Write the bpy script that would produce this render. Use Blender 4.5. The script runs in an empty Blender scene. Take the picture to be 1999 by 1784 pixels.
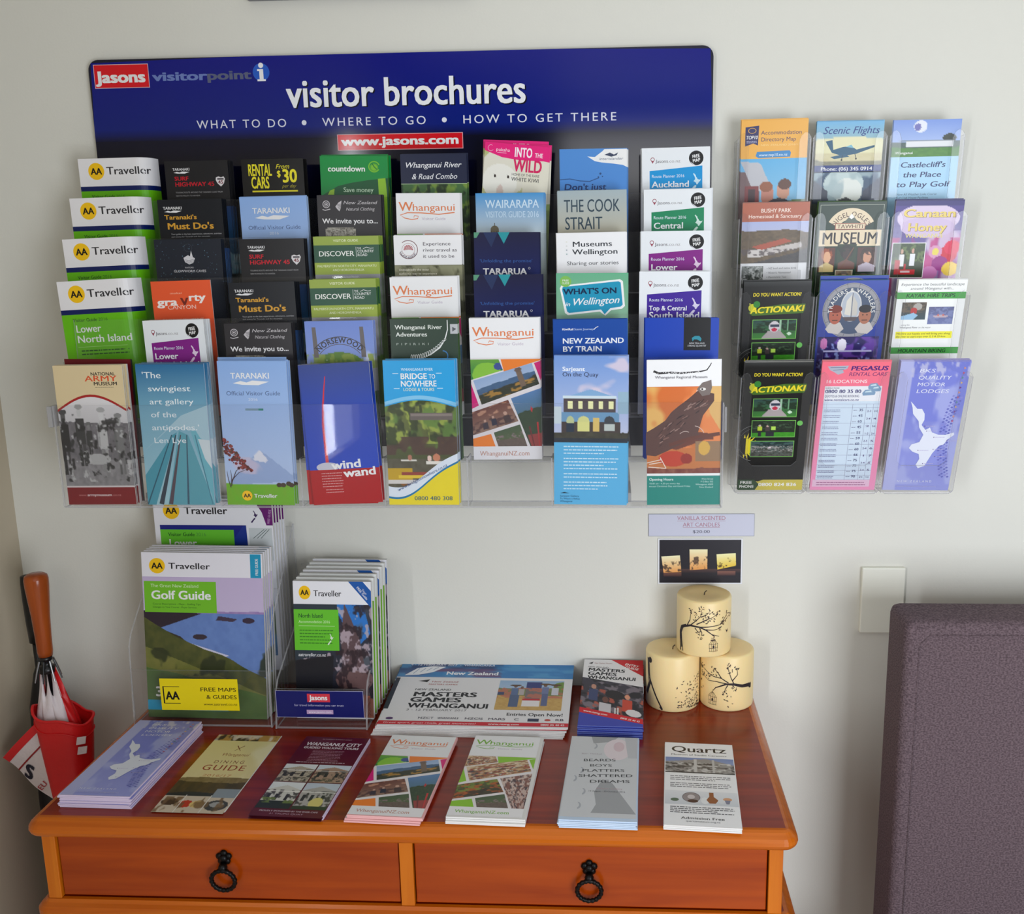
import bpy, bmesh, math, random
import numpy as np
from math import sin, cos, pi, radians
from mathutils import Matrix, Vector
random.seed(7)
SC = bpy.context.scene
COL = SC.collection

# ------------------------------------------------------------------ camera
cam = bpy.data.objects.new('camera', bpy.data.cameras.new('camera'))
COL.objects.link(cam)
cam.location = (-0.01832, -1.49772, 1.50573)
cam.rotation_euler = (radians(79.00937), radians(0.69543), radians(2.78854))
cam.data.sensor_fit = 'HORIZONTAL'
cam.data.sensor_width = 36.0
cam.data.lens = 36.0 * 1815.18 / 1999
cam.data.shift_x = -108.07 / 1999
cam.data.shift_y = -15.95 / 1999
cam.data.clip_start = 0.02
SC.camera = cam

# ------------------------------------------------------------------ world, lights, exposure
world = bpy.data.worlds.new('world'); SC.world = world
world.use_nodes = True
bg = world.node_tree.nodes['Background']
bg.inputs[0].default_value = (1.0, 0.965, 0.92, 1)
bg.inputs[1].default_value = 0.12

def area_light(name, loc, direction, sx, sy, power, color):
    d = bpy.data.lights.new(name, 'AREA')
    d.shape = 'RECTANGLE'; d.size = sx; d.size_y = sy; d.energy = power; d.color = color
    o = bpy.data.objects.new(name, d); COL.objects.link(o)
    o.location = loc
    o.rotation_euler = Vector(direction).to_track_quat('-Z', 'Y').to_euler()
    return o
# a tall window in the left wall behind the photographer: one clear strip of daylight, the rest behind a net curtain
area_light('window_daylight', (-1.075, -2.315, 1.43), (1, 0, 0), 0.21, 1.18, 46, (0.92, 0.95, 1.0))
area_light('window_curtained', (-1.075, -2.54, 1.43), (1, 0, 0), 0.24, 1.18, 6, (0.90, 0.95, 1.0))
# high wide window in the rear wall
area_light('high_window', (0.42, -4.38, 2.14), (0, 1, -.1), 1.5, 0.34, 12, (0.95, 0.96, 1.0))
# added free-standing fill light right of the photographer, brightens the lower right wall
area_light('right_fill', (0.98, -2.15, 1.08), (-.30, 1, 0), 0.9, 1.15, 50, (0.88, 0.93, 1.0))
# added overhead fill light, switched off
area_light('ceiling_fill', (0.9, -2.3, 2.48), (0, 0, -1), 1.2, 0.6, 0, (1.0, 0.95, 0.88))

SC.view_settings.view_transform = 'Standard'
SC.view_settings.look = 'None'
SC.view_settings.gamma = 1
SC.view_settings.use_curve_mapping = False
SC.view_settings.exposure = -0.67
try:
    SC.cycles.transparent_max_bounces = 32
    SC.cycles.max_bounces = 8
    SC.cycles.diffuse_bounces = 4
    SC.cycles.use_denoising = True
except Exception:
    pass

# ------------------------------------------------------------------ materials
def lin(c):
    return tuple(((v / 255) / 12.92 if v / 255 <= 0.04045 else ((v / 255 + 0.055) / 1.055) ** 2.4) for v in c)

def mat(name, rgb=None, rough=0.5, metal=0.0, coat=0.0, spec=0.5):
    m = bpy.data.materials.new(name); m.use_nodes = True
    b = m.node_tree.nodes['Principled BSDF']
    if rgb: b.inputs['Base Color'].default_value = lin(rgb) + (1,)
    b.inputs['Roughness'].default_value = rough
    b.inputs['Metallic'].default_value = metal
    b.inputs['Coat Weight'].default_value = coat
    b.inputs['Coat Roughness'].default_value = 0.12
    b.inputs['Specular IOR Level'].default_value = spec
    return m

def nodes(m): return m.node_tree.nodes, m.node_tree.links, m.node_tree.nodes['Principled BSDF']

def noise_bump(m, scale, strength, dist=0.001, detail=3.0):
    N, L, b = nodes(m)
    tc = N.new('ShaderNodeTexCoord'); nz = N.new('ShaderNodeTexNoise'); bp = N.new('ShaderNodeBump')
    nz.inputs['Scale'].default_value = scale; nz.inputs['Detail'].default_value = detail
    bp.inputs['Strength'].default_value = strength; bp.inputs['Distance'].default_value = dist
    L.new(tc.outputs['Object'], nz.inputs['Vector']); L.new(nz.outputs['Fac'], bp.inputs['Height'])
    L.new(bp.outputs['Normal'], b.inputs['Normal'])

def noise_colour(m, c1, c2, scale, stretch=(1, 1, 1), lo=0.35, hi=0.65, detail=4.0, dist=0.0):
    N, L, b = nodes(m)
    tc = N.new('ShaderNodeTexCoord'); mp = N.new('ShaderNodeMapping'); nz = N.new('ShaderNodeTexNoise'); cr = N.new('ShaderNodeValToRGB')
    mp.inputs['Scale'].default_value = stretch
    nz.inputs['Scale'].default_value = scale; nz.inputs['Detail'].default_value = detail; nz.inputs['Distortion'].default_value = dist
    cr.color_ramp.elements[0].position = lo; cr.color_ramp.elements[0].color = lin(c1) + (1,)
    cr.color_ramp.elements[1].position = hi; cr.color_ramp.elements[1].color = lin(c2) + (1,)
    L.new(tc.outputs['Object'], mp.inputs['Vector']); L.new(mp.outputs['Vector'], nz.inputs['Vector'])
    L.new(nz.outputs['Fac'], cr.inputs['Fac']); L.new(cr.outputs['Color'], b.inputs['Base Color'])

M_wall = mat('wall_paint', (224, 223, 214), 0.75); noise_bump(M_wall, 260, 0.25, 0.0006)
M_wall_left_shaded = mat('wall_paint_left_shaded', (196, 184, 162), 0.75); noise_bump(M_wall_left_shaded, 260, 0.25, 0.0006)  # same wall paint, colour darkened and warmed to shade the left side
M_floor = mat('pale_carpet', (196, 192, 184), 0.95); noise_bump(M_floor, 500, 0.5, 0.003)
M_white = mat('white_paint', (235, 235, 230), 0.45)
M_switch = mat('switch_plastic', (238, 238, 226), 0.4)
M_print = mat('printed_paper', None, 0.30, spec=0.32)
N, L, b = nodes(M_print)
at = N.new('ShaderNodeAttribute'); at.attribute_name = 'ink'; L.new(at.outputs['Color'], b.inputs['Base Color'])
M_matte = mat('matte_ink', None, 0.6)
N, L, b = nodes(M_matte)
at = N.new('ShaderNodeAttribute'); at.attribute_name = 'ink'; L.new(at.outputs['Color'], b.inputs['Base Color'])
M_paper = mat('paper_edge', (226, 224, 222), 0.7)
M_paper_dark = mat('black_paper_edge', (24, 24, 26), 0.6)
M_paper_pink = mat('pink_paper_edge', (232, 176, 176), 0.7)
M_paper_blue = mat('blue_paper_edge', (86, 104, 190), 0.7)
M_paper_green = mat('green_paper_edge', (120, 170, 60), 0.7)
M_paper_lilac = mat('lilac_paper_edge', (214, 200, 226), 0.7)
M_paper_sky = mat('pale_blue_paper_edge', (196, 214, 236), 0.7)
M_board = mat('board_laminate', (12, 14, 40), 0.16)

def wood(name, c1, c2, stretch):
    m = mat(name, c1, 0.24, coat=0.12, spec=0.35)
    noise_colour(m, c1, c2, 6, stretch, 0.3, 0.7, 6.0, 0.6)
    return m
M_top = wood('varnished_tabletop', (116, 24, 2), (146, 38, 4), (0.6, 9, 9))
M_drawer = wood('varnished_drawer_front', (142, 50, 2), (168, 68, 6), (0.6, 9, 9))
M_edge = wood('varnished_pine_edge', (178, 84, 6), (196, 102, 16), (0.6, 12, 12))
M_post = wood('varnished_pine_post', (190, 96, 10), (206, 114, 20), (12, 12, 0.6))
M_handle_wood = wood('umbrella_handle_wood', (150, 66, 22), (178, 86, 30), (8, 8, 1))
M_iron = mat('black_iron', (22, 20, 20), 0.35, 0.7)
M_black = mat('black_plastic', (20, 20, 22), 0.35)
M_steel = mat('grey_metal', (150, 150, 150), 0.3, 0.9)
M_red = mat('red_nylon', (214, 22, 26), 0.45); noise_bump(M_red, 60, 0.4, 0.004)
M_whitenylon = mat('white_nylon', (226, 216, 218), 0.5); noise_bump(M_whitenylon, 60, 0.4, 0.004)

M_fabric = mat('grey_purple_upholstery', (98, 80, 86), 0.95)
N, L, b = nodes(M_fabric)
tc = N.new('ShaderNodeTexCoord'); mp = N.new('ShaderNodeMapping'); ck = N.new('ShaderNodeTexNoise'); nz = N.new('ShaderNodeTexNoise')
mp.inputs['Scale'].default_value = (1, 1, 1.4)
ck.inputs['Scale'].default_value = 330; ck.inputs['Detail'].default_value = 2; nz.inputs['Scale'].default_value = 5
cr = N.new('ShaderNodeValToRGB'); cr.color_ramp.elements[0].position = 0.38; cr.color_ramp.elements[1].position = 0.62
cr.color_ramp.elements[0].color = lin((78, 63, 69)) + (1,); cr.color_ramp.elements[1].color = lin((110, 93, 99)) + (1,)
bp = N.new('ShaderNodeBump'); bp.inputs['Strength'].default_value = 0.7; bp.inputs['Distance'].default_value = 0.002
L.new(tc.outputs['Object'], mp.inputs['Vector']); L.new(mp.outputs['Vector'], ck.inputs['Vector'])
L.new(ck.outputs['Fac'], cr.inputs['Fac']); L.new(cr.outputs['Color'], b.inputs['Base Color'])
L.new(ck.outputs['Fac'], bp.inputs['Height']); L.new(bp.outputs['Normal'], b.inputs['Normal'])

M_wax = mat('cream_wax', (250, 222, 164), 0.4)
b = nodes(M_wax)[2]; b.inputs['Subsurface Weight'].default_value = 0.35
b.inputs['Subsurface Radius'].default_value = (0.02, 0.012, 0.006); b.inputs['Subsurface Scale'].default_value = 0.6

def acrylic(name, tint, refl, haze, haze_col):
    m = bpy.data.materials.new(name); m.use_nodes = True
    N, L = m.node_tree.nodes, m.node_tree.links
    N.clear()
    out = N.new('ShaderNodeOutputMaterial'); tr = N.new('ShaderNodeBsdfTransparent'); gl = N.new('ShaderNodeBsdfGlossy')
    df = N.new('ShaderNodeBsdfDiffuse'); fr = N.new('ShaderNodeFresnel'); m1 = N.new('ShaderNodeMixShader'); m2 = N.new('ShaderNodeMixShader')
    tr.inputs[0].default_value = tint + (1,); gl.inputs['Roughness'].default_value = 0.03
    df.inputs[0].default_value = lin(haze_col) + (1,)
    fr.inputs['IOR'].default_value = refl
    m1.inputs[0].default_value = haze
    L.new(tr.outputs[0], m1.inputs[1]); L.new(df.outputs[0], m1.inputs[2])
    ge = N.new('ShaderNodeNewGeometry'); mm = N.new('ShaderNodeMath'); mm.operation = 'MULTIPLY_ADD'; m3 = N.new('ShaderNodeMath'); m3.operation = 'MULTIPLY'
    mm.inputs[1].default_value = -1; mm.inputs[2].default_value = 1
    L.new(ge.outputs['Backfacing'], mm.inputs[0]); L.new(mm.outputs[0], m3.inputs[0]); L.new(fr.outputs[0], m3.inputs[1])
    L.new(m3.outputs[0], m2.inputs[0]); L.new(m1.outputs[0], m2.inputs[1]); L.new(gl.outputs[0], m2.inputs[2])
    L.new(m2.outputs[0], out.inputs[0])
    return m
M_acr = acrylic('clear_acrylic', (0.982, 0.982, 0.985), 1.36, 0.012, (220, 220, 225))
M_acr_edge = acrylic('acrylic_edge', (0.80, 0.80, 0.82), 1.3, 0.35, (215, 215, 218))

# ------------------------------------------------------------------ mesh helpers
def link(name, me, parent=None, mats=(), label=None, smooth=False):
    o = bpy.data.objects.new(name, me); COL.objects.link(o)
    for m in mats: me.materials.append(m)
    if smooth:
        for p in me.polygons: p.use_smooth = True
    if parent is not None: o.parent = parent
    if label: o['label'] = label
    return o
def tag(o, label, cat, group=None):
    o['label'] = label; o['category'] = cat
    if group: o['group'] = group
    return o
def thing(name, loc, label, cat, group=None, rot=(0, 0, 0)):
    o = bpy.data.objects.new(name, None); COL.objects.link(o); o.location = loc; o.rotation_euler = rot
    o.empty_display_size = 0.05
    return tag(o, label, cat, group)
def struct(o): o['kind'] = 'structure'; return o

def add_box(bm, x0, x1, y0, y1, z0, z1, mi=0, bevel=0.0, thin=False):
    vs = [bm.verts.new(p) for p in ((x0,y0,z0),(x1,y0,z0),(x1,y1,z0),(x0,y1,z0),(x0,y0,z1),(x1,y0,z1),(x1,y1,z1),(x0,y1,z1))]
    fs = []
    for q in ((0,3,2,1),(4,5,6,7),(0,1,5,4),(1,2,6,5),(2,3,7,6),(3,0,4,7)):
        fs.append(bm.faces.new([vs[i] for i in q]))
    for f in fs: f.material_index = mi
    if thin:
        a = sorted(fs, key=lambda f: -f.calc_area())
        for f in a[2:]: f.material_index = 1
    if bevel > 0:
        es = set(e for f in fs for e in f.edges)
        bmesh.ops.bevel(bm, geom=list(es), offset=bevel, segments=3, profile=0.5, affect='EDGES')
    return fs
def bm_mesh(name, bm):
    bmesh.ops.recalc_face_normals(bm, faces=bm.faces[:])
    me = bpy.data.meshes.new(name); bm.to_mesh(me); bm.free(); return me
def box(name, x0, x1, y0, y1, z0, z1, m, parent=None, bevel=0.0, label=None):
    bm = bmesh.new(); add_box(bm, x0, x1, y0, y1, z0, z1, 0, bevel)
    return link(name, bm_mesh(name, bm), parent, (m,), label)
def sheet(name, x0, x1, y0, y1, z0, z1, parent):
    bm = bmesh.new(); add_box(bm, x0, x1, y0, y1, z0, z1, 0, 0, True)
    return link(name, bm_mesh(name, bm), parent, (M_acr, M_acr_edge))
def prism(bm, pts, off, mi_face=0, mi_side=0):
    """pts: 3D polygon, off: extrusion vector"""
    off = Vector(off)
    a = [bm.verts.new(p) for p in pts]; b = [bm.verts.new(Vector(p) + off) for p in pts]
    n = len(pts)
    f = bm.faces.new(a); f.material_index = mi_face
    f = bm.faces.new(b[::-1]); f.material_index = mi_face
    for i in range(n):
        f = bm.faces.new((a[i], b[i], b[(i+1) % n], a[(i+1) % n])); f.material_index = mi_side
def lathe(bm, prof, n=32, mi=0, T=None):
    rings = []
    for r, z in prof:
        if r < 1e-6: rings.append([bm.verts.new((0, 0, z))])
        else: rings.append([bm.verts.new((r*cos(2*pi*i/n), r*sin(2*pi*i/n), z)) for i in range(n)])
    vs = [v for R in rings for v in R]
    for A, B in zip(rings, rings[1:]):
        for i in range(n):
            j = (i+1) % n
            if len(A) == 1 and len(B) == 1: continue
            if len(A) == 1: f = bm.faces.new((A[0], B[j], B[i]))
            elif len(B) == 1: f = bm.faces.new((A[i], A[j], B[0]))
            else: f = bm.faces.new((A[i], A[j], B[j], B[i]))
            f.material_index = mi
    if T is not None: bmesh.ops.transform(bm, matrix=T, verts=vs)
    return vs
def tube(bm, pts, rad, n=10, mi=0, closed=False):
    pts = [Vector(p) for p in pts]; m = len(pts); rings = []
    rr = rad if hasattr(rad, '__len__') else [rad]*m
    up = None
    for i, p in enumerate(pts):
        a = pts[(i-1) % m] if (closed or i > 0) else pts[i]; c = pts[(i+1) % m] if (closed or i < m-1) else pts[i]
        d = (c - a).normalized()
        if up is None: up = d.orthogonal().normalized()
        s = d.cross(up).normalized(); up = s.cross(d).normalized()
        rings.append([bm.verts.new(p + rr[i]*(cos(2*pi*k/n)*up + sin(2*pi*k/n)*s)) for k in range(n)])
    for i in range(m if closed else m-1):
        A, B = rings[i], rings[(i+1) % m]
        for k in range(n):
            f = bm.faces.new((A[k], A[(k+1) % n], B[(k+1) % n], B[k])); f.material_index = mi
    if not closed:
        bm.faces.new(rings[0][::-1]).material_index = mi; bm.faces.new(rings[-1]).material_index = mi

# ------------------------------------------------------------------ lettering: glyph outlines of the built-in font
_cu = bpy.data.curves.new('glyph', 'FONT'); _to = bpy.data.objects.new('glyph', _cu); COL.objects.link(_to)
_cu.resolution_u = 3; _cu.size = 1.0
_cache = {}
def _mesh_of(s, bold):
    _cu.body = s; _cu.offset = bold
    bpy.context.view_layer.update()
    dg = bpy.context.evaluated_depsgraph_get()
    me = bpy.data.meshes.new_from_object(_to.evaluated_get(dg))
    n = len(me.vertices); co = np.zeros(n*3); me.vertices.foreach_get('co', co); co = co.reshape(-1, 3)[:, :2]
    me.calc_loop_triangles()
    tr = [tuple(t.vertices) for t in me.loop_triangles]
    bpy.data.meshes.remove(me)
    return co, tr
def glyph(ch, bold):
    k = (ch, bold)
    if k not in _cache:
        if ch == ' ': _cache[k] = (np.zeros((0, 2)), [], 0.28)
        else:
            co, tr = _mesh_of(ch, bold)
            if (ch, 0) in _cache: adv = _cache[(ch, 0)][2]
            else:
                c2, _ = _mesh_of(ch + ch, 0.0); c1 = co if bold == 0 else _mesh_of(ch, 0.0)[0]
                adv = (np.ptp(c2[:, 0]) - np.ptp(c1[:, 0])) if len(c1) else 0.3
                _cache[(ch, 0)] = _cache.get((ch, 0), (c1, _mesh_of(ch, 0.0)[1], adv))
            _cache[k] = (co, tr, adv + bold*1.2)
    return _cache[k]
CAP = float(_mesh_of('H', 0.0)[0][:, 1].max())

def hashn(ix, iy, s):
    v = np.sin(ix*127.1 + iy*311.7 + s*74.7)*43758.5453
    return v - np.floor(v)
def vnoise(x, y, s=0):
    ix, iy = np.floor(x), np.floor(y); fx, fy = x-ix, y-iy
    fx = fx*fx*(3-2*fx); fy = fy*fy*(3-2*fy)
    a, b_, c, d = hashn(ix, iy, s), hashn(ix+1, iy, s), hashn(ix, iy+1, s), hashn(ix+1, iy+1, s)
    return (a*(1-fx)+b_*fx)*(1-fy)+(c*(1-fx)+d*fx)*fy
def fbm(x, y, s=0, o=3):
    t = 0; a = 0.5
    for k in range(o): t = t + a*vnoise(x*2**k, y*2**k, s+k*9); a *= 0.5
    return t/(1-0.5**o)

def paint(U, V, spec):
    """a picture as colours at (U right, V down) in 0..1"""
    C = np.zeros(U.shape+(3,))
    for q in spec:
        k = q[0]
        if k == 'g':                                   # vertical gradient
            t = V[..., None]; C = np.array(q[1])*(1-t)+np.array(q[2])*t
        elif k == 'h':                                 # hill line: v0, amp, freq, colour, colour2, seed
            y = q[1] + q[2]*(fbm(U*q[3], U*0, q[6], 3)-0.5)*2 + (q[7]*(U-0.5) if len(q) > 7 else 0)
            m = V > y; n = fbm(U*22, V*22, q[6]+3, 2)[..., None]
            C = np.where(m[..., None], np.array(q[4])*(1-n)+np.array(q[5])*n, C)
        elif k == 'n':                                 # blotches: c, freq, threshold, seed, v range
            n = fbm(U*q[2], V*q[2]*(q[6] if len(q) > 6 else 1), q[4], 3)
            m = np.clip((n-q[3])/.09+.5, 0, 1)*.85*((V > q[5][0]) & (V < q[5][1]))
            C = C*(1-m[..., None])+np.array(q[1])*m[..., None]
        elif k == 'r':
            m = (U >= q[1]) & (U <= q[3]) & (V >= q[2]) & (V <= q[4]); C = np.where(m[..., None], np.array(q[5]), C)
        elif k == 'e':
            m = ((U-q[1])/q[3])**2+((V-q[2])/q[4])**2 <= 1; C = np.where(m[..., None], np.array(q[5]), C)
        elif k == 'p':                                 # person: u, v(head), size, head colour, body colour
            u, v, s = q[1:4]
            m = (np.abs(U-u) < 0.75*s) & (V > v+0.9*s) & (V < v+4.4*s); C = np.where(m[..., None], np.array(q[5]), C)
            m = ((U-u)/(0.42*s))**2+((V-v)/(0.75*s))**2 <= 1; C = np.where(m[..., None], np.array(q[4]), C)
        elif k == 't':                                 # polygon triangle/quad (convex), clockwise points then colour
            m = np.ones(U.shape, bool); P = q[1]
            for i in range(len(P)):
                (ax, ay), (bx, by) = P[i], P[(i+1) % len(P)]
                m &= ((bx-ax)*(V-ay)-(by-ay)*(U-ax)) >= 0
            C = np.where(m[..., None], np.array(q[2]), C)
    return C

class Art:
    """flat print, drawn in millimetres: x right, y down from the top left corner of the sheet"""
    def __init__(s, w, h, bgc=None, sub=1):
        s.w, s.h, s.sub, s.dense = w, h, sub, False; s.V = []; s.F = []; s.C = []; s.n = 0; s.k = 0
        if bgc: s.rect(0, 0, w, h, bgc)
    def _add(s, P, F, C):
        P = np.asarray(P, float); s.k += 1
        s.V.append(np.column_stack([P, np.full(len(P), s.k)])); s.F.extend([tuple(i+s.n for i in f) for f in F])
        C = np.asarray(C, float)
        if C.ndim == 1: C = np.tile(C, (len(P), 1))
        s.C.append(C); s.n += len(P)
    def rect(s, x0, y0, x1, y1, c, c2=None):
        n = s.sub; xs = np.linspace(x0, x1, n+1)
        P = [(x, y0) for x in xs]+[(x, y1) for x in xs]
        F = [(i, i+1, n+2+i, n+1+i) for i in range(n)]
        C = [c]*(n+1)+[c2 or c]*(n+1)
        s._add(P, F, C)
    def quad(s, pts, c): s._add(pts, [tuple(range(len(pts)))], c)
    def disc(s, x, y, rx, c, ry=None, n=28, a0=0, a1=360):
        ry = ry or rx
        P = [(x, y)]+[(x+rx*cos(radians(a0+(a1-a0)*i/n)), y-ry*sin(radians(a0+(a1-a0)*i/n))) for i in range(n+1)]
        s._add(P, [(0, i+1, i+2) for i in range(n)], c)
    def ring(s, x, y, r, t, c, a0=0, a1=360, n=32, ry=None):
        k = (ry or r)/r; P = []
        for i in range(n+1):
            a = radians(a0+(a1-a0)*i/n)
            P += [(x+r*cos(a), y-k*r*sin(a)), (x+(r-t)*cos(a), y-k*(r-t)*sin(a))]
        s._add(P, [(2*i, 2*i+1, 2*i+3, 2*i+2) for i in range(n)], c)
    def line(s, pts, t, c, t1=None):
        if s.dense:
            q = []
            for (ax, ay), (bx, by) in zip(pts, pts[1:]):
                n = max(1, int(math.hypot(bx-ax, by-ay)/2)); q += [(ax+(bx-ax)*i/n, ay+(by-ay)*i/n) for i in range(n)]
            pts = q+[pts[-1]]
        P = []; m = len(pts); t1 = t if t1 is None else t1
        for i in range(m):
            a = np.array(pts[max(0, i-1)], float); b = np.array(pts[min(m-1, i+1)], float); d = b-a; d /= (np.hypot(*d)+1e-9)
            w = (t+(t1-t)*i/max(1, m-1))/2; q = np.array(pts[i], float)
            P += [q+w*np.array([-d[1], d[0]]), q-w*np.array([-d[1], d[0]])]
        s._add(P, [(2*i, 2*i+1, 2*i+3, 2*i+2) for i in range(m-1)], c)
    def frame(s, x0, y0, x1, y1, t, c):
        s.rect(x0, y0, x1, y0+t, c); s.rect(x0, y1-t, x1, y1, c); s.rect(x0, y0, x0+t, y1, c); s.rect(x1-t, y0, x1, y1, c)
    def text(s, t, x, y, h, c, w=None, b=0, sh=0, al='l', rot=0, sp=0, arc=None):
        """y = baseline, h = capital height, w = fitted width, b = boldness, sh = slant, sp = letter spacing; arc=(cx, cy, r, mid deg, dir)"""
        xb = b*0.0105; b = 0; k = h/CAP; x0 = 0; P = []; F = []; n = 0; G = []
        for ch in t:
            co, tr, adv = glyph(ch, b); G.append((co, tr, x0)); x0 += adv+sp
        tot = (x0-sp)*k; sx = k if w is None else k*w/tot; W = tot if w is None else w
        ox = {'l': 0, 'c': -W/2, 'r': -W}[al]; cr, sr = cos(radians(rot)), sin(radians(rot))
        for co, tr, gx in G:
            if not len(co): continue
            if arc:
                r, a, d = arc[-3:]; mid = (gx+0.3)*sx-W/2; th = radians(a)-d*mid/r
                lx = (co[:, 0]-0.3)*sx; ly = co[:, 1]*k
                rad = r+d*ly; X = x+rad*cos(th)+d*lx*sin(th); Y = y-(rad*sin(th)-d*lx*cos(th))
            else:
                lx = (co[:, 0]+gx+sh*co[:, 1])*sx+ox; ly = co[:, 1]*k
                X = x+lx*cr-ly*sr; Y = y-(lx*sr+ly*cr)
            P.append(np.column_stack([X, Y])); F += [tuple(i+n for i in f) for f in tr]; n += len(co)
        if P:
            P = np.concatenate(P)
            if xb:
                dx = np.array([xb*sx*cr, -xb*sx*sr]); dy = np.array([-xb*k*sr, -xb*k*cr])*.55
                if xb > .018: s._add(P-dx-dy, F, c); s._add(P+dx-dy, F, c); s._add(P-dx+dy, F, c); s._add(P+dx+dy, F, c)
                else: s._add(P-dx, F, c); s._add(P+dx, F, c)
            s._add(P, F, c)
    def photo(s, x0, y0, x1, y1, spec, nx=40, ny=None, quad=None):
        ny = int((ny or max(4, int(nx*abs((y1-y0)/(x1-x0)))))*1.5); nx = int(nx*1.5)
        U, V = np.meshgrid(np.linspace(0, 1, nx+1), np.linspace(0, 1, ny+1))
        C = np.clip(paint(U, V, spec), 0, 255)
        if quad:
            q = [np.array(p, float) for p in quad]   # tl tr br bl
            P = ((1-U)*(1-V))[..., None]*q[0]+(U*(1-V))[..., None]*q[1]+(U*V)[..., None]*q[2]+((1-U)*V)[..., None]*q[3]
        else: P = np.stack([x0+(x1-x0)*U, y0+(y1-y0)*V], -1)
        F = [(j*(nx+1)+i, j*(nx+1)+i+1, (j+1)*(nx+1)+i+1, (j+1)*(nx+1)+i) for j in range(ny) for i in range(nx)]
        s._add(P.reshape(-1, 2), F, C.reshape(-1, 3))
    def lines(s, x0, y0, x1, n, dy, h, c, seed=1):
        """rows of small print too fine to read"""
        r = random.Random(seed)
        for i in range(n):
            x = x0; end = x1-(x1-x0)*(0.3*r.random() if i % 3 == 2 else 0.06*r.random())
            P = []; F = []; k = 0
            while x < end:
                w = h*(1.2+3.2*r.random()); x2 = min(x+w, end); y = y0+i*dy
                P += [(x, y), (x2, y), (x2, y+h), (x, y+h)]; F.append((k, k+1, k+2, k+3)); k += 4; x = x2+h*0.6
            if F: s._add(P, F, c)
    def mesh(s, name, bend=None, step=0.000004):
        V = np.concatenate(s.V); C = np.concatenate(s.C)
        z = 0.00006+V[:, 2]*step
        X, Y = V[:, 0]/1000, -V[:, 1]/1000
        P = np.column_stack([X, Y, z]) if bend is None else bend(X, Y, z)
        me = bpy.data.meshes.new(name)
        me.from_pydata(P.tolist(), [], s.F)
        c = C/255; c = np.where(c <= 0.04045, c/12.92, ((c+0.055)/1.055)**2.4)
        at = me.color_attributes.new('ink', 'FLOAT_COLOR', 'POINT')
        at.data.foreach_set('color', np.column_stack([c, np.ones(len(c))]).ravel())
        return me

# ------------------------------------------------------------------ printed covers
WHT = (240, 240, 240); BLK = (18, 18, 20); K2 = (38, 38, 42); NAVY = (14, 26, 84); RED = (206, 26, 34); GRN = (110, 196, 30); YEL = (250, 200, 20)
def aa(a, x, y, r):
    a.disc(x, y, r, (250, 198, 24)); a.text('AA', x, y+r*0.36, r*0.74, BLK, w=r*1.35, b=3, al='c')
def nz_map(a, x, y, s, c, flip=1):
    """outline of the two islands"""
    N_ = [(-2,-17),(0,-14),(2,-12),(3,-8),(5,-6),(6,-3),(11,-1),(14,-3),(13,1),(9,5),(7,9),(4,10),(3,6),(-1,3),(-3,2),(0,-1),(1,-5),(-1,-10),(-4,-15)]
    S_ = [(1,11),(4,13),(2,17),(-2,21),(-5,24),(-8,29),(-12,30),(-15,28),(-12,24),(-7,19),(-3,14)]
    for P in (N_, S_):
        a.quad([(x+p[0]*s, y+p[1]*s) for p in P], c)

def c_traveller(full):
    a = Art(130, 212, (104, 190, 20), 40)
    a.rect(0, 0, 130, 41, (238, 236, 238)); a.rect(0, 41, 130, 48, (12, 30, 92))
    aa(a, 27, 19, 12.5); a.text('Traveller', 43, 24, 11, (52, 50, 54), w=68, b=1.6)
    a.text('Visitor Guide', 16, 58.5, 4.8, (20, 70, 20), w=36, b=1); a.text('2016', 54, 58.5, 4.6, (60, 120, 30), w=14)
    a.text('Lower', 18, 74, 10.5, WHT, w=38, b=1.6); a.text('North Island', 18, 89, 10.5, WHT, w=82, b=1.6)
    a.rect(18, 95, 92, 95.4, (190, 230, 150)); a.lines(22, 100, 95, 2, 5, 1.8, (30, 90, 20), 3)
    return a
def taranaki_logo(a, x, y, w, c=(236, 236, 238)):
    a.text('TARANAKI', x, y, w*0.145, c, w=w, b=1.6)
    a.quad([(x+w*.05, y+w*.12), (x+w*.25, y+w*.06), (x+w*.4, y+w*.1), (x+w*.55, y+w*.05), (x+w*.98, y+w*.08), (x+w*.7, y+w*.17), (x+w*.3, y+w*.16)], c)
def c_surf():
    a = Art(99, 210, (30, 30, 34)); taranaki_logo(a, 12, 14.5, 27)
    a.text('SURF', 14, 29.5, 5.8, (196, 24, 44), w=22, b=2.4); a.text('HIGHWAY 45', 14, 38.5, 6.2, (196, 24, 44), w=62, b=2.4)
    a.quad([(79, 26), (83, 24.5), (87, 26), (91, 24.5), (93, 28), (91, 35), (86, 40), (81, 35), (78.5, 30)], (226, 222, 224))
    a.text('45', 82, 35.5, 5, (120, 20, 34), w=8, b=2); a.rect(81, 27, 91, 29.6, (90, 84, 90))
    a.text('TOURING ROUTE AROUND THE TARANAKI COAST FROM', 14, 49, 2.2, (170, 168, 170), w=74); a.text('NEW PLYMOUTH TO HAWERA', 14, 54, 2.2, (170, 168, 170), w=38)
    a.photo(0, 70, 99, 210, [('g', (30, 60, 110), (20, 120, 150)), ('h', .5, .06, 4, (230, 235, 240), (60, 140, 170), 4), ('h', .75, .04, 3, (30, 60, 50), (20, 30, 20), 8)], 20)
    return a
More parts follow.
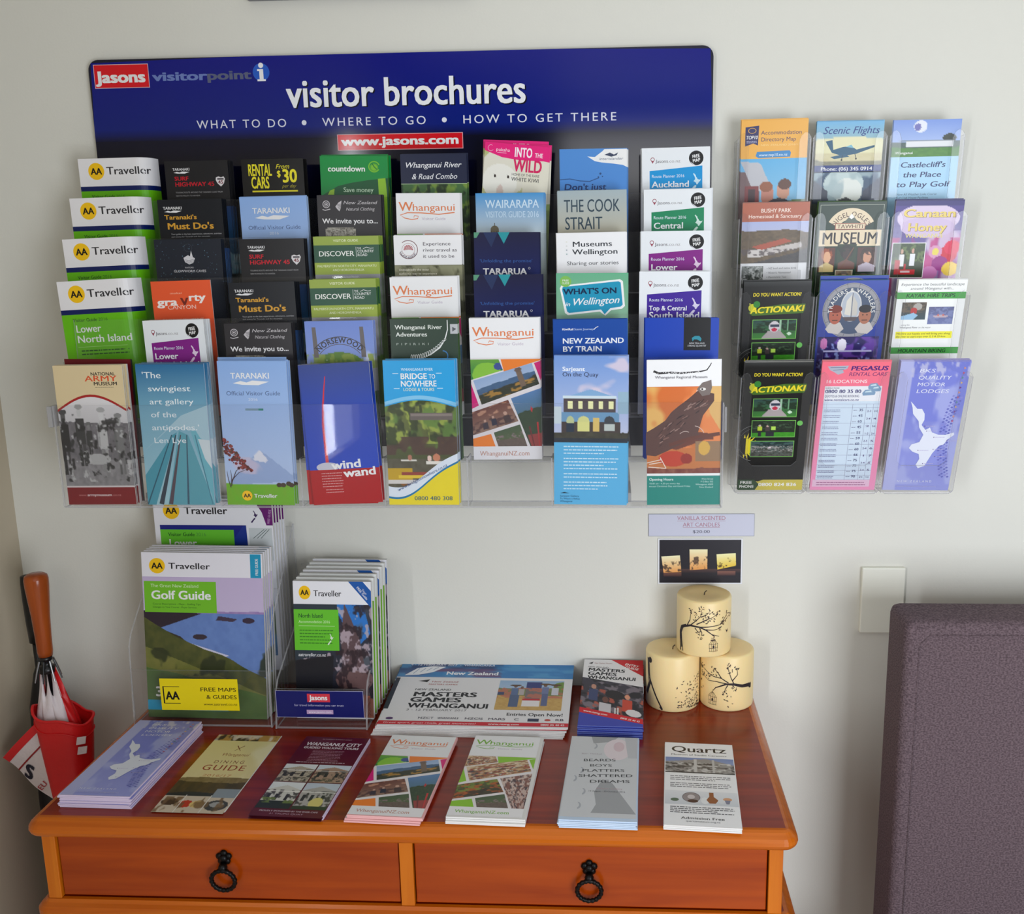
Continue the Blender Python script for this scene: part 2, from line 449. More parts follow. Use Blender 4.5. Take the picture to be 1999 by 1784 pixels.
def c_rental():
    a = Art(99, 210, (16, 16, 16)); Y = (236, 224, 40)
    a.text('RENTAL', 10, 25, 17, Y, w=38, b=2.2); a.text('CARS', 14, 44, 17, Y, w=29, b=2.6)
    a.text('From', 54, 15, 7, Y, w=22, sh=.35); a.text('$', 56, 27, 9, Y, w=6, b=2.5); a.text('30', 64, 35.5, 19, Y, w=24, b=2.6)
    a.text('per day', 63, 43.5, 5, (170, 160, 40), w=22, sh=.35); a.rect(15, 47.5, 88, 50, Y)
    a.text('www.rentalcars.co.nz', 20, 62, 6, Y, w=60, b=1); a.rect(15, 75, 88, 120, Y); a.text('0800', 25, 105, 20, BLK, w=50, b=3)
    return a
def c_supermarket():
    a = Art(99, 210, None); a.rect(0, 0, 99, 210, (0, 142, 62), (0, 110, 50))
    a.quad([(25, 45), (45, 40), (70, 36), (99, 33), (99, 210), (0, 210), (0, 60)], (8, 84, 44))
    a.quad([(84, 34), (95, 33), (97, 60), (97, 150), (88, 150)], (140, 190, 40)); a.quad([(13, 52), (20, 49), (19, 58), (10, 58)], (150, 196, 50))
    a.text('countdown', 11, 23, 8.2, WHT, w=55, b=2)
    for r in (8.5,): a.ring(79, 16, r, 1.6, (120, 190, 40), 20, 330); a.disc(79, 17, 4.6, (120, 190, 40)); a.ring(79, 17, 6, 1.3, (90, 170, 40))
    a.line([(76, 11), (79, 16), (83, 20)], 1.4, (20, 120, 50))
    a.text('Save money', 33, 54, 7, (190, 220, 190), w=44, b=1.4); a.text('on your weekly shop', 20, 68, 6, WHT, w=65, b=1)
    return a
def c_rivercombo():
    a = Art(99, 210, (24, 32, 62))
    a.text('Whanganui River', 6, 20, 8, (232, 232, 236), w=84, sh=.28, b=.8); a.text('& Road Combo', 16, 37, 8, (232, 232, 236), w=68, sh=.28, b=.8)
    a.photo(0, 44, 99, 210, [('g', (70, 110, 60), (40, 70, 40)), ('n', (130, 160, 60), 9, .5, 3, (0, 1)), ('n', (24, 44, 26), 12, .6, 8, (0, 1)), ('h', .55, .05, 3, (60, 70, 50), (90, 100, 80), 5)], 40)
    a.rect(0, 43.6, 99, 44.4, (190, 210, 170))
    return a
def c_kiwi():
    a = Art(99, 210, None)
    a.photo(0, 0, 99, 210, [('g', (180, 186, 120), (220, 214, 190)), ('n', (150, 180, 90), 3, .55, 3, (0, .5)), ('e', .3, .2, .38, .16, (226, 222, 206)), ('e', .26, .26, .27, .12, (238, 236, 226)), ('e', .27, .37, .06, .09, (220, 200, 190)), ('r', .62, .1, 1, .4, (228, 224, 206)), ('h', .45, .02, 3, (150, 170, 90), (120, 140, 70), 3)], 44)
    for x in (18, 38): a.disc(x, 47, 1.6, (50, 40, 40), ry=2.2); a.line([(x-2, 44), (x+2, 49)], .5, (80, 70, 60))
    P = (232, 22, 122)
    a.quad([(0, 0), (99, 0), (99, 22), (90, 21), (52, 22), (27, 20), (0, 12)], P)
    a.ring(9, 8, 4.5, .6, (250, 180, 215), 60, 330); a.text('pukaha', 17, 11.5, 4.6, (255, 225, 240), w=21); a.rect(19, 13.4, 33, 14, (250, 190, 220))
    a.text('INTO', 45, 17.5, 13, (250, 240, 246), w=27, b=2.6); a.text('THE', 76, 16.5, 6, (250, 240, 246), w=12, b=2)
    a.text('WILD', 45, 38, 17, (214, 30, 96), w=43, b=3)
    a.text('HOME OF THE RARE', 43, 44.5, 3.6, (70, 66, 60), w=42); a.text('WHITE KIWI', 43, 52, 5.4, (44, 42, 44), w=42, b=.6)
    return a
def c_ferry():
    a = Art(99, 210, (78, 140, 212))
    a.quad([(41, 11), (52, 12), (63, 4), (66, 1), (99, 1), (99, 27), (93, 24), (80, 22), (62, 20), (52, 18)], WHT)
    a.quad([(66, 9), (74, 6), (80, 9), (86, 6), (84, 10), (76, 12)], (60, 70, 96)); a.text('interislander', 58, 16.5, 3.6, (70, 84, 120), w=35, sh=.2)
    a.line([(0, 44), (15, 43), (30, 46), (44, 47), (52, 44), (58, 42)], 1.2, (44, 78, 130)); a.disc(60, 36, 1.6, (44, 78, 130)); a.disc(57, 41, 1.2, (44, 78, 130)); a.disc(63, 40, 1, (44, 78, 130))
    a.text("Don't just", 6, 59, 8.5, (28, 56, 110), w=62, b=2.2, sh=.08); a.text('cross the strait', 6, 72, 8, (28, 56, 110), w=80, b=2)
    return a
def c_route(col, lines_, big=9.2):
    a = Art(99, 210, (232, 236, 240)); D = (96, 90, 96)
    a.ring(15.5, 16.5, 3, .9, (150, 60, 80)); a.quad([(13.2, 18.4), (17.8, 18.4), (15.5, 22.6)], (150, 60, 80))
    a.text('Jasons', 20, 21.5, 4.6, D, w=18, b=.8); a.text('.co.nz', 38, 21.5, 4.2, (150, 146, 150), w=18)
    a.quad([(11, 33), (88, 27), (88, 198), (11, 198)], col)
    a.disc(79, 16, 10.6, BLK); a.quad([(70.5, 21), (76, 25), (79, 27.2), (73, 25)], (200, 200, 205))
    a.text('FREE', 79, 15.5, 4.6, WHT, w=11, b=2, al='c', rot=8); a.text('MAP', 79.6, 21.5, 4.6, WHT, w=11, b=2, al='c', rot=8)
    L_ = tuple(int(v+(255-v)*.8) for v in col)
    a.text('Route Planner 2016', 14, 43, 4.3, (225, 235, 245), w=48)
    nz_map(a, 77, 48, .62, L_)
    for i, t in enumerate(lines_): a.text(t[0], 14, 57+i*13 if len(t) < 4 else t[3], t[2], (244, 246, 250), w=t[1], b=1.8)
    a.photo(16, 95, 82, 175, [('g', (120, 170, 210), (200, 220, 230)), ('h', .4, .08, 4, (60, 110, 70), (40, 80, 60), 4), ('h', .75, .03, 3, (40, 110, 150), (80, 150, 190), 6)], 20)
    return a
def c_mustdo():
    a = Art(99, 210, (20, 24, 32)); taranaki_logo(a, 8, 15, 29); O = (222, 164, 54)
    a.text("Taranaki's", 9, 30, 6.4, O, w=50, b=2.2); a.text("Must Do's", 12, 45, 9.4, O, w=72, b=2.6)
    a.rect(9, 23.2, 15, 24.2, O)
    a.text('Your guide to the best experiences, adventures, activities', 17, 53.6, 2.2, (200, 200, 204), w=78); a.text('and events for Taranaki and the mountain', 17, 57.5, 2, (180, 180, 184), w=60)
    a.photo(0, 75, 99, 210, [('g', (40, 80, 140), (140, 170, 190)), ('t', [(.5, .25), (.95, .7), (.05, .7)], (120, 130, 150)), ('h', .65, .03, 3, (30, 70, 30), (50, 90, 30), 8)], 20)
    return a
def c_taranaki():
    a = Art(99, 210, None)
    C = [('g', (140, 176, 230), (190, 206, 236)), ('t', [(.5, .62), (.56, .62), (1.1, .83), (0, .86)], (150, 172, 214)), ('t', [(.46, .64), (.53, .61), (.64, .68), (.6, .7), (.42, .68)], (222, 224, 236)), ('n', (200, 190, 214), 3, .62, 5, (.66, .78), 2),
         ('h', .855, .01, 3, (120, 172, 40), (104, 180, 34), 3)]
    a.photo(0, 0, 99, 210, C, 40, 84)
    taranaki_logo(a, 18, 25, 56)
    a.text('Official Visitor Guide', 10, 49, 5.8, (72, 92, 140), w=78); a.text('2016', 41, 57, 4, (210, 220, 240), w=14); a.rect(36, 68, 62, 71, (120, 150, 170)); a.rect(55, 68, 62, 71, (40, 130, 120))
    r = random.Random(4)
    for _ in range(150):
        t = r.random(); u = r.random()
        x = 1+44*t*u**.3; y = 116+40*t+(r.random()-.5)*26*(1-t)+6*u
        if y < 112: y = 114
        a.disc(x, y, .9+1.6*r.random(), r.choice([(132, 40, 44), (96, 30, 34), (150, 66, 60), (90, 60, 50)]), n=6)
    for q in ([(8, 182), (10, 172), (20, 162), (34, 156)], [(8, 182), (9, 168), (8, 158)], [(9, 176), (16, 160), (24, 152)], [(7, 184), (4, 172), (3, 160)]): a.line(q, 1.3, (70, 46, 50), .4)
    for x in (78, 84, 92, 96): a.disc(x, 180-(x % 3), 4, (70, 54, 40), ry=3.4, n=10)
    aa(a, 30, 196, 7.5); a.text('Traveller', 40, 199, 5.6, WHT, w=34, b=1.6)
    return a
def c_clothing():
    a = Art(99, 210, (44, 42, 46)); G = (196, 192, 196)
    a.ring(14, 13.5, 5.6, 1.1, G); a.ring(14, 13.5, 3.2, .8, G); a.disc(14, 13.5, 1.4, G); a.line([(8, 21), (12, 22.5), (20, 20.5)], 1.2, G)
    a.quad([(28, 17), (33, 11), (38, 8), (37, 14), (36, 20), (34, 24), (31, 21)], G)
    for i in range(4): a.line([(30+i, 14+i*2), (37-i*.3, 13+i*2)], .6, (60, 58, 62))
    a.text('New Zealand', 40, 13.5, 4.8, G, w=52, sh=.25); a.text('Natural Clothing', 44, 23, 4.6, G, w=44, sh=.25)
    a.text('We invite you to...', 7, 42, 7.2, (236, 234, 236), w=86, b=1.8)
    a.photo(11, 48, 58, 80, [('g', (150, 146, 136), (120, 116, 108)), ('n', (186, 182, 172), 20, .5, 3, (0, 1)), ('n', (84, 80, 72), 26, .6, 6, (0, 1))], 36)
    a.rect(11, 48, 14, 50, (44, 42, 46)); a.rect(55, 48, 58, 50, (44, 42, 46))
    return a
def whanganui(a, x, y, w, c, sub=True):
    a.text('W', x, y, w*.15, c, w=w*.25, b=1.2); a.text('hanganui', x+w*.235, y, w*.115, c, w=w*.76, b=.6)
    P = [(x+w*.98, y+w*.03), (x+w*.7, y+w*.06), (x+w*.4, y+w*.035), (x+w*.15, y+w*.03), (x+w*.02, y+w*.07), (x+w*.1, y+w*.12), (x+w*.22, y+w*.145), (x+w*.33, y+w*.13), (x+w*.34, y+w*.09), (x+w*.27, y+w*.08), (x+w*.26, y+w*.11)]
    a.line(P, w*.018, c, w*.012)
    if sub: a.text('Visitor Guide', x+w*.4, y+w*.155, w*.045, (190, 176, 196), w=w*.42)
def collage(a, accent=(244, 132, 40), green=False):
    y0 = 58
    a.rect(0, y0, 99, 196, (232, 226, 228))
    hills = [('g', (150, 176, 214), (190, 206, 226)), ('h', .35, .08, 3, (60, 90, 130), (80, 110, 140), 4), ('h', .6, .12, 5, (70, 66, 54), (40, 50, 34), 7), ('n', (190, 140, 60), 9, .62, 3, (.6, 1)), ('r', .7, .08, .8, .85, (120, 100, 84)), ('e', .75, .1, .06, .1, (110, 90, 80))]
    room = [('g', (110, 60, 50), (150, 120, 100)), ('n', (200, 150, 120), 6, .6, 4, (0, .4)), ('n', (80, 50, 50), 9, .55, 8, (.5, 1)), ('p', .3, .55, .08, (200, 160, 140), (60, 50, 60)), ('p', .5, .5, .08, (200, 160, 140), (40, 40, 60)), ('p', .8, .5, .1, (200, 160, 140), (70, 50, 50))]
    marae = [('g', (90, 130, 180), (60, 90, 60)), ('h', .3, .04, 3, (60, 80, 50), (40, 60, 40), 4), ('t', [(.6, .25), (1.1, .75), (1.1, .85), (.6, .36), (.1, .85), (.05, .8)], (190, 40, 44)), ('r', .1, .75, 1, 1, (150, 60, 56)), ('r', .3, .6, .4, 1, (110, 40, 40)), ('r', .75, .55, .85, 1, (190, 50, 50))]
    park = [('g', (70, 90, 60), (100, 110, 70)), ('n', (150, 120, 130), 12, .6, 4, (.3, 1)), ('h', .6, .05, 4, (90, 80, 70), (120, 100, 90), 5)]
    if green:
        hills = [('g', (220, 200, 170), (200, 160, 110)), ('n', (150, 100, 60), 12, .5, 3, (0, 1)), ('n', (60, 60, 70), 14, .6, 7, (.3, 1)), ('n', (230, 220, 210), 14, .65, 9, (.2, 1)), ('n', (160, 60, 50), 16, .66, 11, (.2, 1))]
        room = [('g', (80, 96, 40), (60, 50, 30)), ('n', (190, 90, 30), 7, .5, 4, (0, 1)), ('n', (120, 140, 50), 8, .55, 8, (0, .6)), ('n', (50, 40, 30), 6, .62, 6, (0, 1))]
        marae = [('g', (210, 190, 180), (190, 160, 150)), ('n', (120, 70, 60), 14, .55, 4, (0, 1)), ('n', (60, 50, 60), 18, .62, 9, (0, 1))]
    silver = [('g', (110, 170, 60), (40, 120, 60)), ('e', .5, .8, .45, .6, (140, 200, 60)), ('e', .95, .6, .2, .3, (60, 80, 150))]
    if green: silver = hills
    a.photo(0, 0, 0, 0, silver, 24, 14, quad=[(0, 60), (40, 60), (46, 76), (0, 90)])
    a.quad([(43, 60), (99, 60), (99, 62), (47, 78)], accent)
    a.photo(0, 0, 0, 0, hills, 44, 26, quad=[(3, 91), (87, 66), (97, 97), (14, 127)])
    a.quad([(90, 66), (99, 63), (99, 92)], (216, 20, 120) if not green else accent)
    a.quad([(0, 96), (10, 128), (0, 133)], (216, 20, 120) if not green else accent)
    a.photo(0, 0, 0, 0, room, 40, 26, quad=[(0, 138), (52, 120), (66, 152), (0, 173)])
    a.photo(0, 0, 0, 0, marae, 36, 44, quad=[(56, 118), (99, 103), (99, 192), (83, 192)])
    a.quad([(0, 178), (26, 171), (32, 190), (0, 190)], accent)
    a.photo(0, 0, 0, 0, park, 28, 18, quad=[(30, 169), (68, 157), (78, 190), (36, 190)])
    a.rect(0, 190, 99, 210, (238, 236, 238))
def c_whanganui(lead=(226, 128, 78), green=False):
    a = Art(99, 210, (238, 238, 240)); collage(a, (140, 198, 40) if green else (244, 132, 40), green)
    a.rect(0, 0, 99, 56, (238, 238, 240)); whanganui(a, 4, 26, 88, lead)
    a.text('WhanganuiNZ.com', 9, 204, 7, lead if green else (196, 140, 120), w=72, b=.4)
    return a
def c_country():
    a = Art(99, 210, (150, 170, 70)); 
    a.text('VISITOR GUIDE', 30, 8, 3.4, (232, 236, 200), w=38, b=.8)
    a.rect(0, 13, 99, 39, (40, 84, 62)); a.text('DISCOVER', 7, 29.5, 7.6, (240, 240, 236), w=54, b=1.4); a.rect(64, 16, 64.5, 31, WHT)
    a.text('THE', 66, 19.5, 2.8, WHT, w=6); a.text('COUNTRY', 66, 24.5, 4, WHT, w=25, b=.6); a.text('ROAD', 66, 30, 4, WHT, w=15, b=.6); a.line([(75, 19), (80, 16.5), (86, 18.5), (91, 18)], .7, WHT)
    a.rect(0, 39, 99, 57, (156, 176, 64))
    a.text('PALMERSTON NORTH CITY, MANAWATU', 4, 46, 3.4, (232, 236, 200), w=90, b=.5); a.text('AND HOROWHENUA', 27, 52, 3.4, (232, 236, 200), w=48, b=.5)
    a.photo(0, 57, 99, 210, [('g', (150, 150, 160), (210, 214, 216)), ('h', .1, .04, 3, (180, 180, 186), (120, 120, 126), 5), ('h', .4, .06, 3, (90, 120, 60), (120, 150, 80), 8)], 24)
    return a
def c_glow():
    a = Art(99, 210, (30, 36, 48)); r = random.Random(8)
    for _ in range(90): a.disc(r.random()*99, r.random()*70, .25+.4*r.random(), r.choice([(90, 130, 160), (60, 80, 110), (120, 160, 180)]), n=5)
    g = (216, 214, 218); a.quad([(42, 28), (49, 24), (52, 26), (54, 17), (56, 27), (59, 29), (56, 36), (50, 38), (44, 35)], g)
    for i in range(3): a.line([(44, 31+i*2), (50, 32.5+i*2), (58, 30+i*2)], .5, (70, 76, 90))
    a.ring(50, 13, 6, .4, (70, 76, 88)); a.text('WAITOMO', 43, 44, 2.2, g, w=13); a.text('GLOWWORM CAVES', 26, 50, 3.6, g, w=48, b=1)
    return a
def c_gravity():
    a = Art(99, 210, (236, 92, 50)); W_ = (248, 240, 236)
    a.text('mokai', 30, 20, 3, (250, 190, 160), w=20); a.text('gra', 8, 37, 11, W_, w=33, b=3); a.quad([(46, 26), (50, 26), (53, 32), (56, 26), (60, 26), (53, 40)], (120, 40, 30)); a.text('rty', 60, 31, 11, W_, w=28, b=3)
    a.text('CANYON', 24, 43, 6, (250, 214, 200), w=48); a.text('BUNGY SWING FOX HYDROLIFT', 14, 61, 3.6, (250, 220, 206), w=68, b=.8)
    return a
def c_norse():
    a = Art(99, 210, None)
    a.photo(0, 0, 99, 210, [('g', (110, 136, 210), (190, 200, 230)), ('n', (222, 226, 240), 3, .55, 5, (.08, .35)), ('e', .48, .3, .34, .08, (90, 130, 40)), ('n', (140, 160, 60), 16, .55, 6, (.235, .34)), ('h', .34, .01, 4, (180, 182, 190), (150, 150, 160), 6), ('h', .5, .03, 4, (80, 110, 60), (60, 90, 50), 6)], 50, 90)
    for x in (10, 79): a.quad([(x, 9), (x+5.5, 9), (x+8, 54), (x+1, 54)], (104, 98, 98))
    a.ring(49, 72, 49, 1.2, (70, 66, 70), 40, 140); a.ring(49, 72, 38, 1.0, (90, 86, 90), 38, 142)
    a.text('NORSEWOOD', 49, 72, 8, (60, 58, 64), w=68, b=2.4, al='c', arc=(0, 0, 39.5, 90, 1))
    return a
def c_riveradv():
    a = Art(99, 210, (52, 70, 58)); a.text('Whanganui River', 7, 15, 6.2, (232, 236, 230), w=69, b=1.4); a.text('Adventures', 8, 25.5, 6.2, (232, 236, 230), w=46, b=1.4)
    a.text('PIPIRIKI', 8, 38, 3, (190, 200, 190), w=48, sp=.5); a.rect(88, 8, 99, 22, (190, 192, 196)); a.quad([(91, 12), (97, 15), (91, 19)], (90, 94, 100))
    a.line([(84, 2), (84, 16), (80, 30), (72, 42), (58, 52), (40, 58)], 1.2, WHT, 2)
    for i in range(16): t = i/15; a.disc(30+50*t, 57-27*t*t, 1.6, (230, 232, 230), ry=5.5-3.5*t, n=10); a.disc(30+50*t, 57-27*t*t, .9, (52, 70, 58), ry=4.4-3.2*t, n=10)
    a.ring(76, 54, 8, 1.6, (70, 130, 190), -60, 90)
    return a
def c_waimarie():
    a = Art(99, 210, (240, 240, 242)); M = (110, 50, 60)
    a.ring(21, 21, 14, 1, M, -160, 130); a.ring(21, 21, 9.6, .6, (170, 130, 136))
    for i in range(9):
        t = radians(180-i*22.5); a.quad([(21, 21), (21+7*cos(t-.13), 21-7*sin(t-.13)), (21+7*cos(t+.13), 21-7*sin(t+.13))], (170, 50, 60))
    a.text('WAIMARIE', 21, 21, 3.6, (90, 70, 90), w=33, b=.8, al='c', arc=(0, 0, 13.6, 262, -1))
    for i, (t, w) in enumerate((('Experience', 41), ('river travel as', 50), ('it used to be', 46))): a.text(t, 42, 15+i*9.2, 4.9, (70, 60, 72), w=w, b=.3)
    a.photo(0, 44, 99, 210, [('g', (120, 120, 90), (80, 80, 60)), ('n', (150, 150, 120), 9, .5, 4, (0, 1)), ('n', (60, 60, 40), 10, .6, 6, (0, 1)), ('h', .5, .02, 3, (90, 100, 90), (120, 124, 110), 4)], 30)
    a.text('Undoubtedly the most', 6, 52.5, 3.2, (236, 232, 214), w=44); a.text('authentic way to experience', 6, 58.5, 3.2, (236, 232, 214), w=56)
    return a
def c_wairarapa():
    a = Art(99, 210, None); a.rect(0, 0, 99, 62, (70, 148, 208), (190, 204, 210)); a.rect(0, 62, 99, 210, (190, 204, 210), (150, 160, 120))
    a.text('WAIRARAPA', 14, 22, 12, (206, 226, 242), w=78, b=1); a.text('VISITOR GUIDE 2016', 14, 36, 9, (196, 218, 236), w=78, b=.6)
    a.disc(27, 54, 6, (110, 104, 84)); a.rect(21, 54, 33, 70, (116, 108, 88)); a.line([(27, 44), (27, 50)], 1, (90, 84, 70))
    for i in range(3): a.line([(22+i*4, 56), (22+i*4, 66)], .6, (70, 66, 56))
    return a
def c_tararua():
    a = Art(99, 210, None); a.rect(0, 0, 99, 60, (26, 26, 60), (16, 28, 88)); a.rect(0, 60, 99, 210, (16, 28, 88))
    a.quad([(0, 0), (9, 0), (4, 8), (0, 8)], (90, 150, 120)); a.quad([(36, 0), (54, 0), (45, 17)], (40, 148, 158)); a.quad([(14, 0), (36, 0), (26, 22)], (36, 50, 90))
    a.text("'Unfolding the promise'", 8, 44, 4.4, (50, 92, 160), w=80, b=.3); a.text('TARARUA', 13, 62, 9, (236, 236, 240), w=66, b=3); a.ring(83, 53, 1.6, .4, WHT)
    return a
def c_cook():
    a = Art(99, 210, None); a.rect(0, 0, 99, 60, (164, 180, 186), (186, 182, 164)); a.rect(0, 60, 99, 210, (186, 182, 164), (100, 130, 140)); D = (50, 70, 84)
    a.text('THE COOK', 9, 31, 18, D, w=80, b=.8); a.text('STRAIT', 10, 56.5, 18, D, w=54, b=.8)
    return a
def c_museums():
    a = Art(99, 210, (242, 242, 244)); D = (46, 50, 58)
    a.text('Museums', 22, 20.5, 7.6, D, w=57, b=1.4); a.text('Wellington', 22, 32, 7.6, D, w=65, b=1.4); a.text('Sharing our stories', 14, 47.5, 5.4, (76, 78, 84), w=74, b=.5)
    for y, c in ((14, (220, 220, 200)), (20, (200, 206, 200)), (26, (60, 90, 110)), (32, (50, 130, 130))): a.text('x', 13, y, 2.6, c, w=2.4, b=1)
    return a
def c_whatson():
    a = Art(99, 210, None); a.rect(0, 0, 99, 62, (104, 178, 140), (136, 180, 150)); a.rect(0, 62, 99, 210, (136, 180, 150))
    a.quad([(7, 18), (88, 9), (92, 12), (95, 48), (91, 52), (76, 54), (68, 62), (60, 56), (16, 61), (12, 58), (5, 22)], WHT)
    B1 = (30, 150, 186); a.quad([(9, 20), (86, 12), (89, 14), (92, 46), (89, 49), (75, 51), (67, 60), (62, 53), (18, 58), (15, 56), (8, 24)], B1)
    a.text("WHAT'S ON", 10, 31, 8, (10, 40, 76), w=74, b=3, rot=1.5); a.text('in', 12, 48, 6, WHT, w=7, sh=.3, b=1); a.text('Wellington', 21, 47, 10, WHT, w=66, sh=.35, b=1.2, rot=3)
    a.disc(13, 12, 8, (130, 190, 90)); a.text('FREE', 13, 12, 2.8, WHT, w=9, al='c'); a.text('GUIDE', 13, 16, 2.8, WHT, w=10, al='c')
    return a
def c_train():
    a = Art(99, 210, (24, 74, 160)); a.text('KiwiRail', 12, 15.6, 3, WHT, w=15, b=2); a.text('Scenic Journeys', 28, 15.6, 2.9, (200, 215, 240), w=27); a.line([(54, 15), (57, 12), (60, 10.5)], .9, WHT)
    a.text('NEW ZEALAND', 12, 35, 7.6, (240, 242, 246), w=82, b=2); a.text('BY TRAIN', 12, 47, 7.6, (240, 242, 246), w=53, b=2)
    a.photo(0, 60, 99, 210, [('g', (110, 160, 210), (170, 200, 220)), ('h', .35, .1, 3, (90, 110, 130), (200, 206, 214), 4), ('h', .7, .03, 3, (80, 120, 50), (110, 140, 60), 6)], 20)
    return a
def c_quartet():
    a = Art(99, 210, (20, 64, 176)); a.rect(52, 0, 88, 47, BLK)
    a.quad([(63, 29), (67, 26), (73, 26), (76, 30), (75, 34), (70, 31), (66, 31), (64, 34)], (40, 140, 160)); a.text('NEW ZEALAND', 70, 38, 2.4, (200, 202, 206), w=21, al='c', b=.6); a.text('STRING QUARTET', 70, 41.6, 2.4, (200, 202, 206), w=25, al='c', b=.6)
    return a
def c_army():
    a = Art(99, 210, (222, 202, 160))
    a.text('NATIONAL', 53, 15, 4.6, (50, 44, 40), w=35, b=2); a.text('ARMY', 44, 23.5, 8, (220, 80, 40), w=46, b=1.2); a.text('MUSEUM', 56, 29.5, 4.8, (50, 44, 40), w=34, b=2); a.lines(58, 32, 86, 1, 2, .8, (120, 110, 90), 2)
    G = [('g', (226, 224, 226), (150, 148, 150)), ('h', .3, .03, 4, (130, 126, 130), (90, 88, 92), 3), ('h', .72, .02, 4, (120, 118, 120), (150, 148, 150), 5)]
    for u, v, s, h, b_ in ((.06, .24, .085, 90, 44), (.3, .18, .08, 200, 60), (.62, .22, .085, 214, 190), (.86, .28, .08, 170, 120), (.42, .34, .05, 130, 60)):
        G += [('p', u, v, s, (h,)*3, (b_,)*3), ('r', u-.6*s, v+4.3*s, u-.1*s, v+7.4*s, (b_*.6+20,)*3), ('r', u+.1*s, v+4.3*s, u+.6*s, v+7.4*s, (b_*.7+30,)*3), ('e', u, v-.7*s, .7*s, .35*s, (h*.8,)*3), ('r', u-.9*s, v+1.3*s, u-.6*s, v+4*s, (b_*.8+10,)*3)]
    G += [('e', .5, .7, .2, .06, (175,)*3), ('n', (40,)*3, 14, .66, 5, (.2, .95)), ('n', (190,)*3, 18, .72, 9, (.3, .95))]
    a.photo(0, 44, 99, 182, G, 60, 84)
    P = [(0, 0), (99, 0)]+[(99-99*i/16, 66-22*sin(pi*i/16)) for i in range(17)]
    for i in range(16):
        x0, x1 = 99*i/16, 99*(i+1)/16; y0, y1 = 66-22*sin(pi*i/16), 66-22*sin(pi*(i+1)/16)
        a.quad([(x0, 40), (x1, 40), (x1, y1), (x0, y0)], (222, 202, 160)); a.quad([(x0, y0-1), (x1, y1-1), (x1, y1+2.6), (x0, y0+2.6)], (170, 40, 40))
    a.rect(0, 181, 99, 183.5, (214, 206, 206)); a.rect(0, 183.5, 99, 210, (126, 18, 26)); a.text('www.', 16, 197, 3.6, (190, 120, 120), w=12); a.text('armymuseum', 28.5, 197, 4, (236, 220, 220), w=36, b=1.2); a.text('.co.nz', 65, 197, 3.6, (190, 120, 120), w=13)
    return a
def c_swing():
    a = Art(99, 210, None); a.rect(0, 0, 99, 70, (40, 108, 156), (120, 172, 196)); a.rect(0, 70, 99, 210, (120, 172, 196), (160, 200, 210))
    a.quad([(0, 130), (40, 95), (70, 95), (99, 120), (99, 60), (60, 75)], (168, 200, 214)); T = (70, 150, 170)
    a.quad([(55, 98), (68, 104), (99, 210), (30, 210)], (90, 160, 176)); a.quad([(72, 98), (80, 98), (99, 135), (99, 210)], (110, 180, 196))
    a.quad([(45, 104), (52, 100), (12, 210), (0, 210), (0, 165)], T)
    for x0, x1, w, c in ((50, 20, 7, (50, 60, 74)), (57, 34, 6, (84, 70, 80)), (66, 60, 3, (60, 90, 110)), (44, 0, 2, (40, 90, 110)), (78, 96, 1.6, (70, 130, 150))): a.line([(x0, 104), (x1, 209)], 1.5, c, w)
    a.quad([(82, 110), (99, 112), (99, 155), (90, 140)], (206, 218, 224))
    for i, t in enumerate(("'The", 'swingiest', 'art gallery', 'of the', "antipodes.'", 'Len Lye')):
        a.text(t, 8 + (0, 7, 8, 8, 8, 9)[i], 20+i*19.2, (9, 8, 8, 8, 8, 8)[i], (232, 240, 244), w=(28, 62, 64, 38, 70, 48)[i], b=.6 if i < 5 else 0)
    return a
def c_wand():
    a = Art(99, 210, None); a.rect(0, 0, 99, 60, (40, 62, 136), (26, 64, 170)); a.rect(0, 60, 99, 158, (26, 64, 176), (30, 70, 190))
    P = [(36, 18), (32, 40), (29, 60), (26, 90), (26, 120), (26, 148)]
    a.line(P, 1.2, (206, 30, 50), 4.4); a.disc(26, 153, 16, (200, 200, 214), ry=7); a.rect(0, 157, 99, 210, (176, 16, 22))
    a.text('wind', 32, 157, 12, WHT, w=42, b=2.8, rot=3); a.text('wand', 48, 169.5, 12, WHT, w=46, b=2.8, rot=3)
    a.lines(16, 162, 46, 6, 4, 1, (224, 170, 170), 7); a.lines(20, 187, 46, 2, 4, 1, (224, 170, 170), 9)
    return a
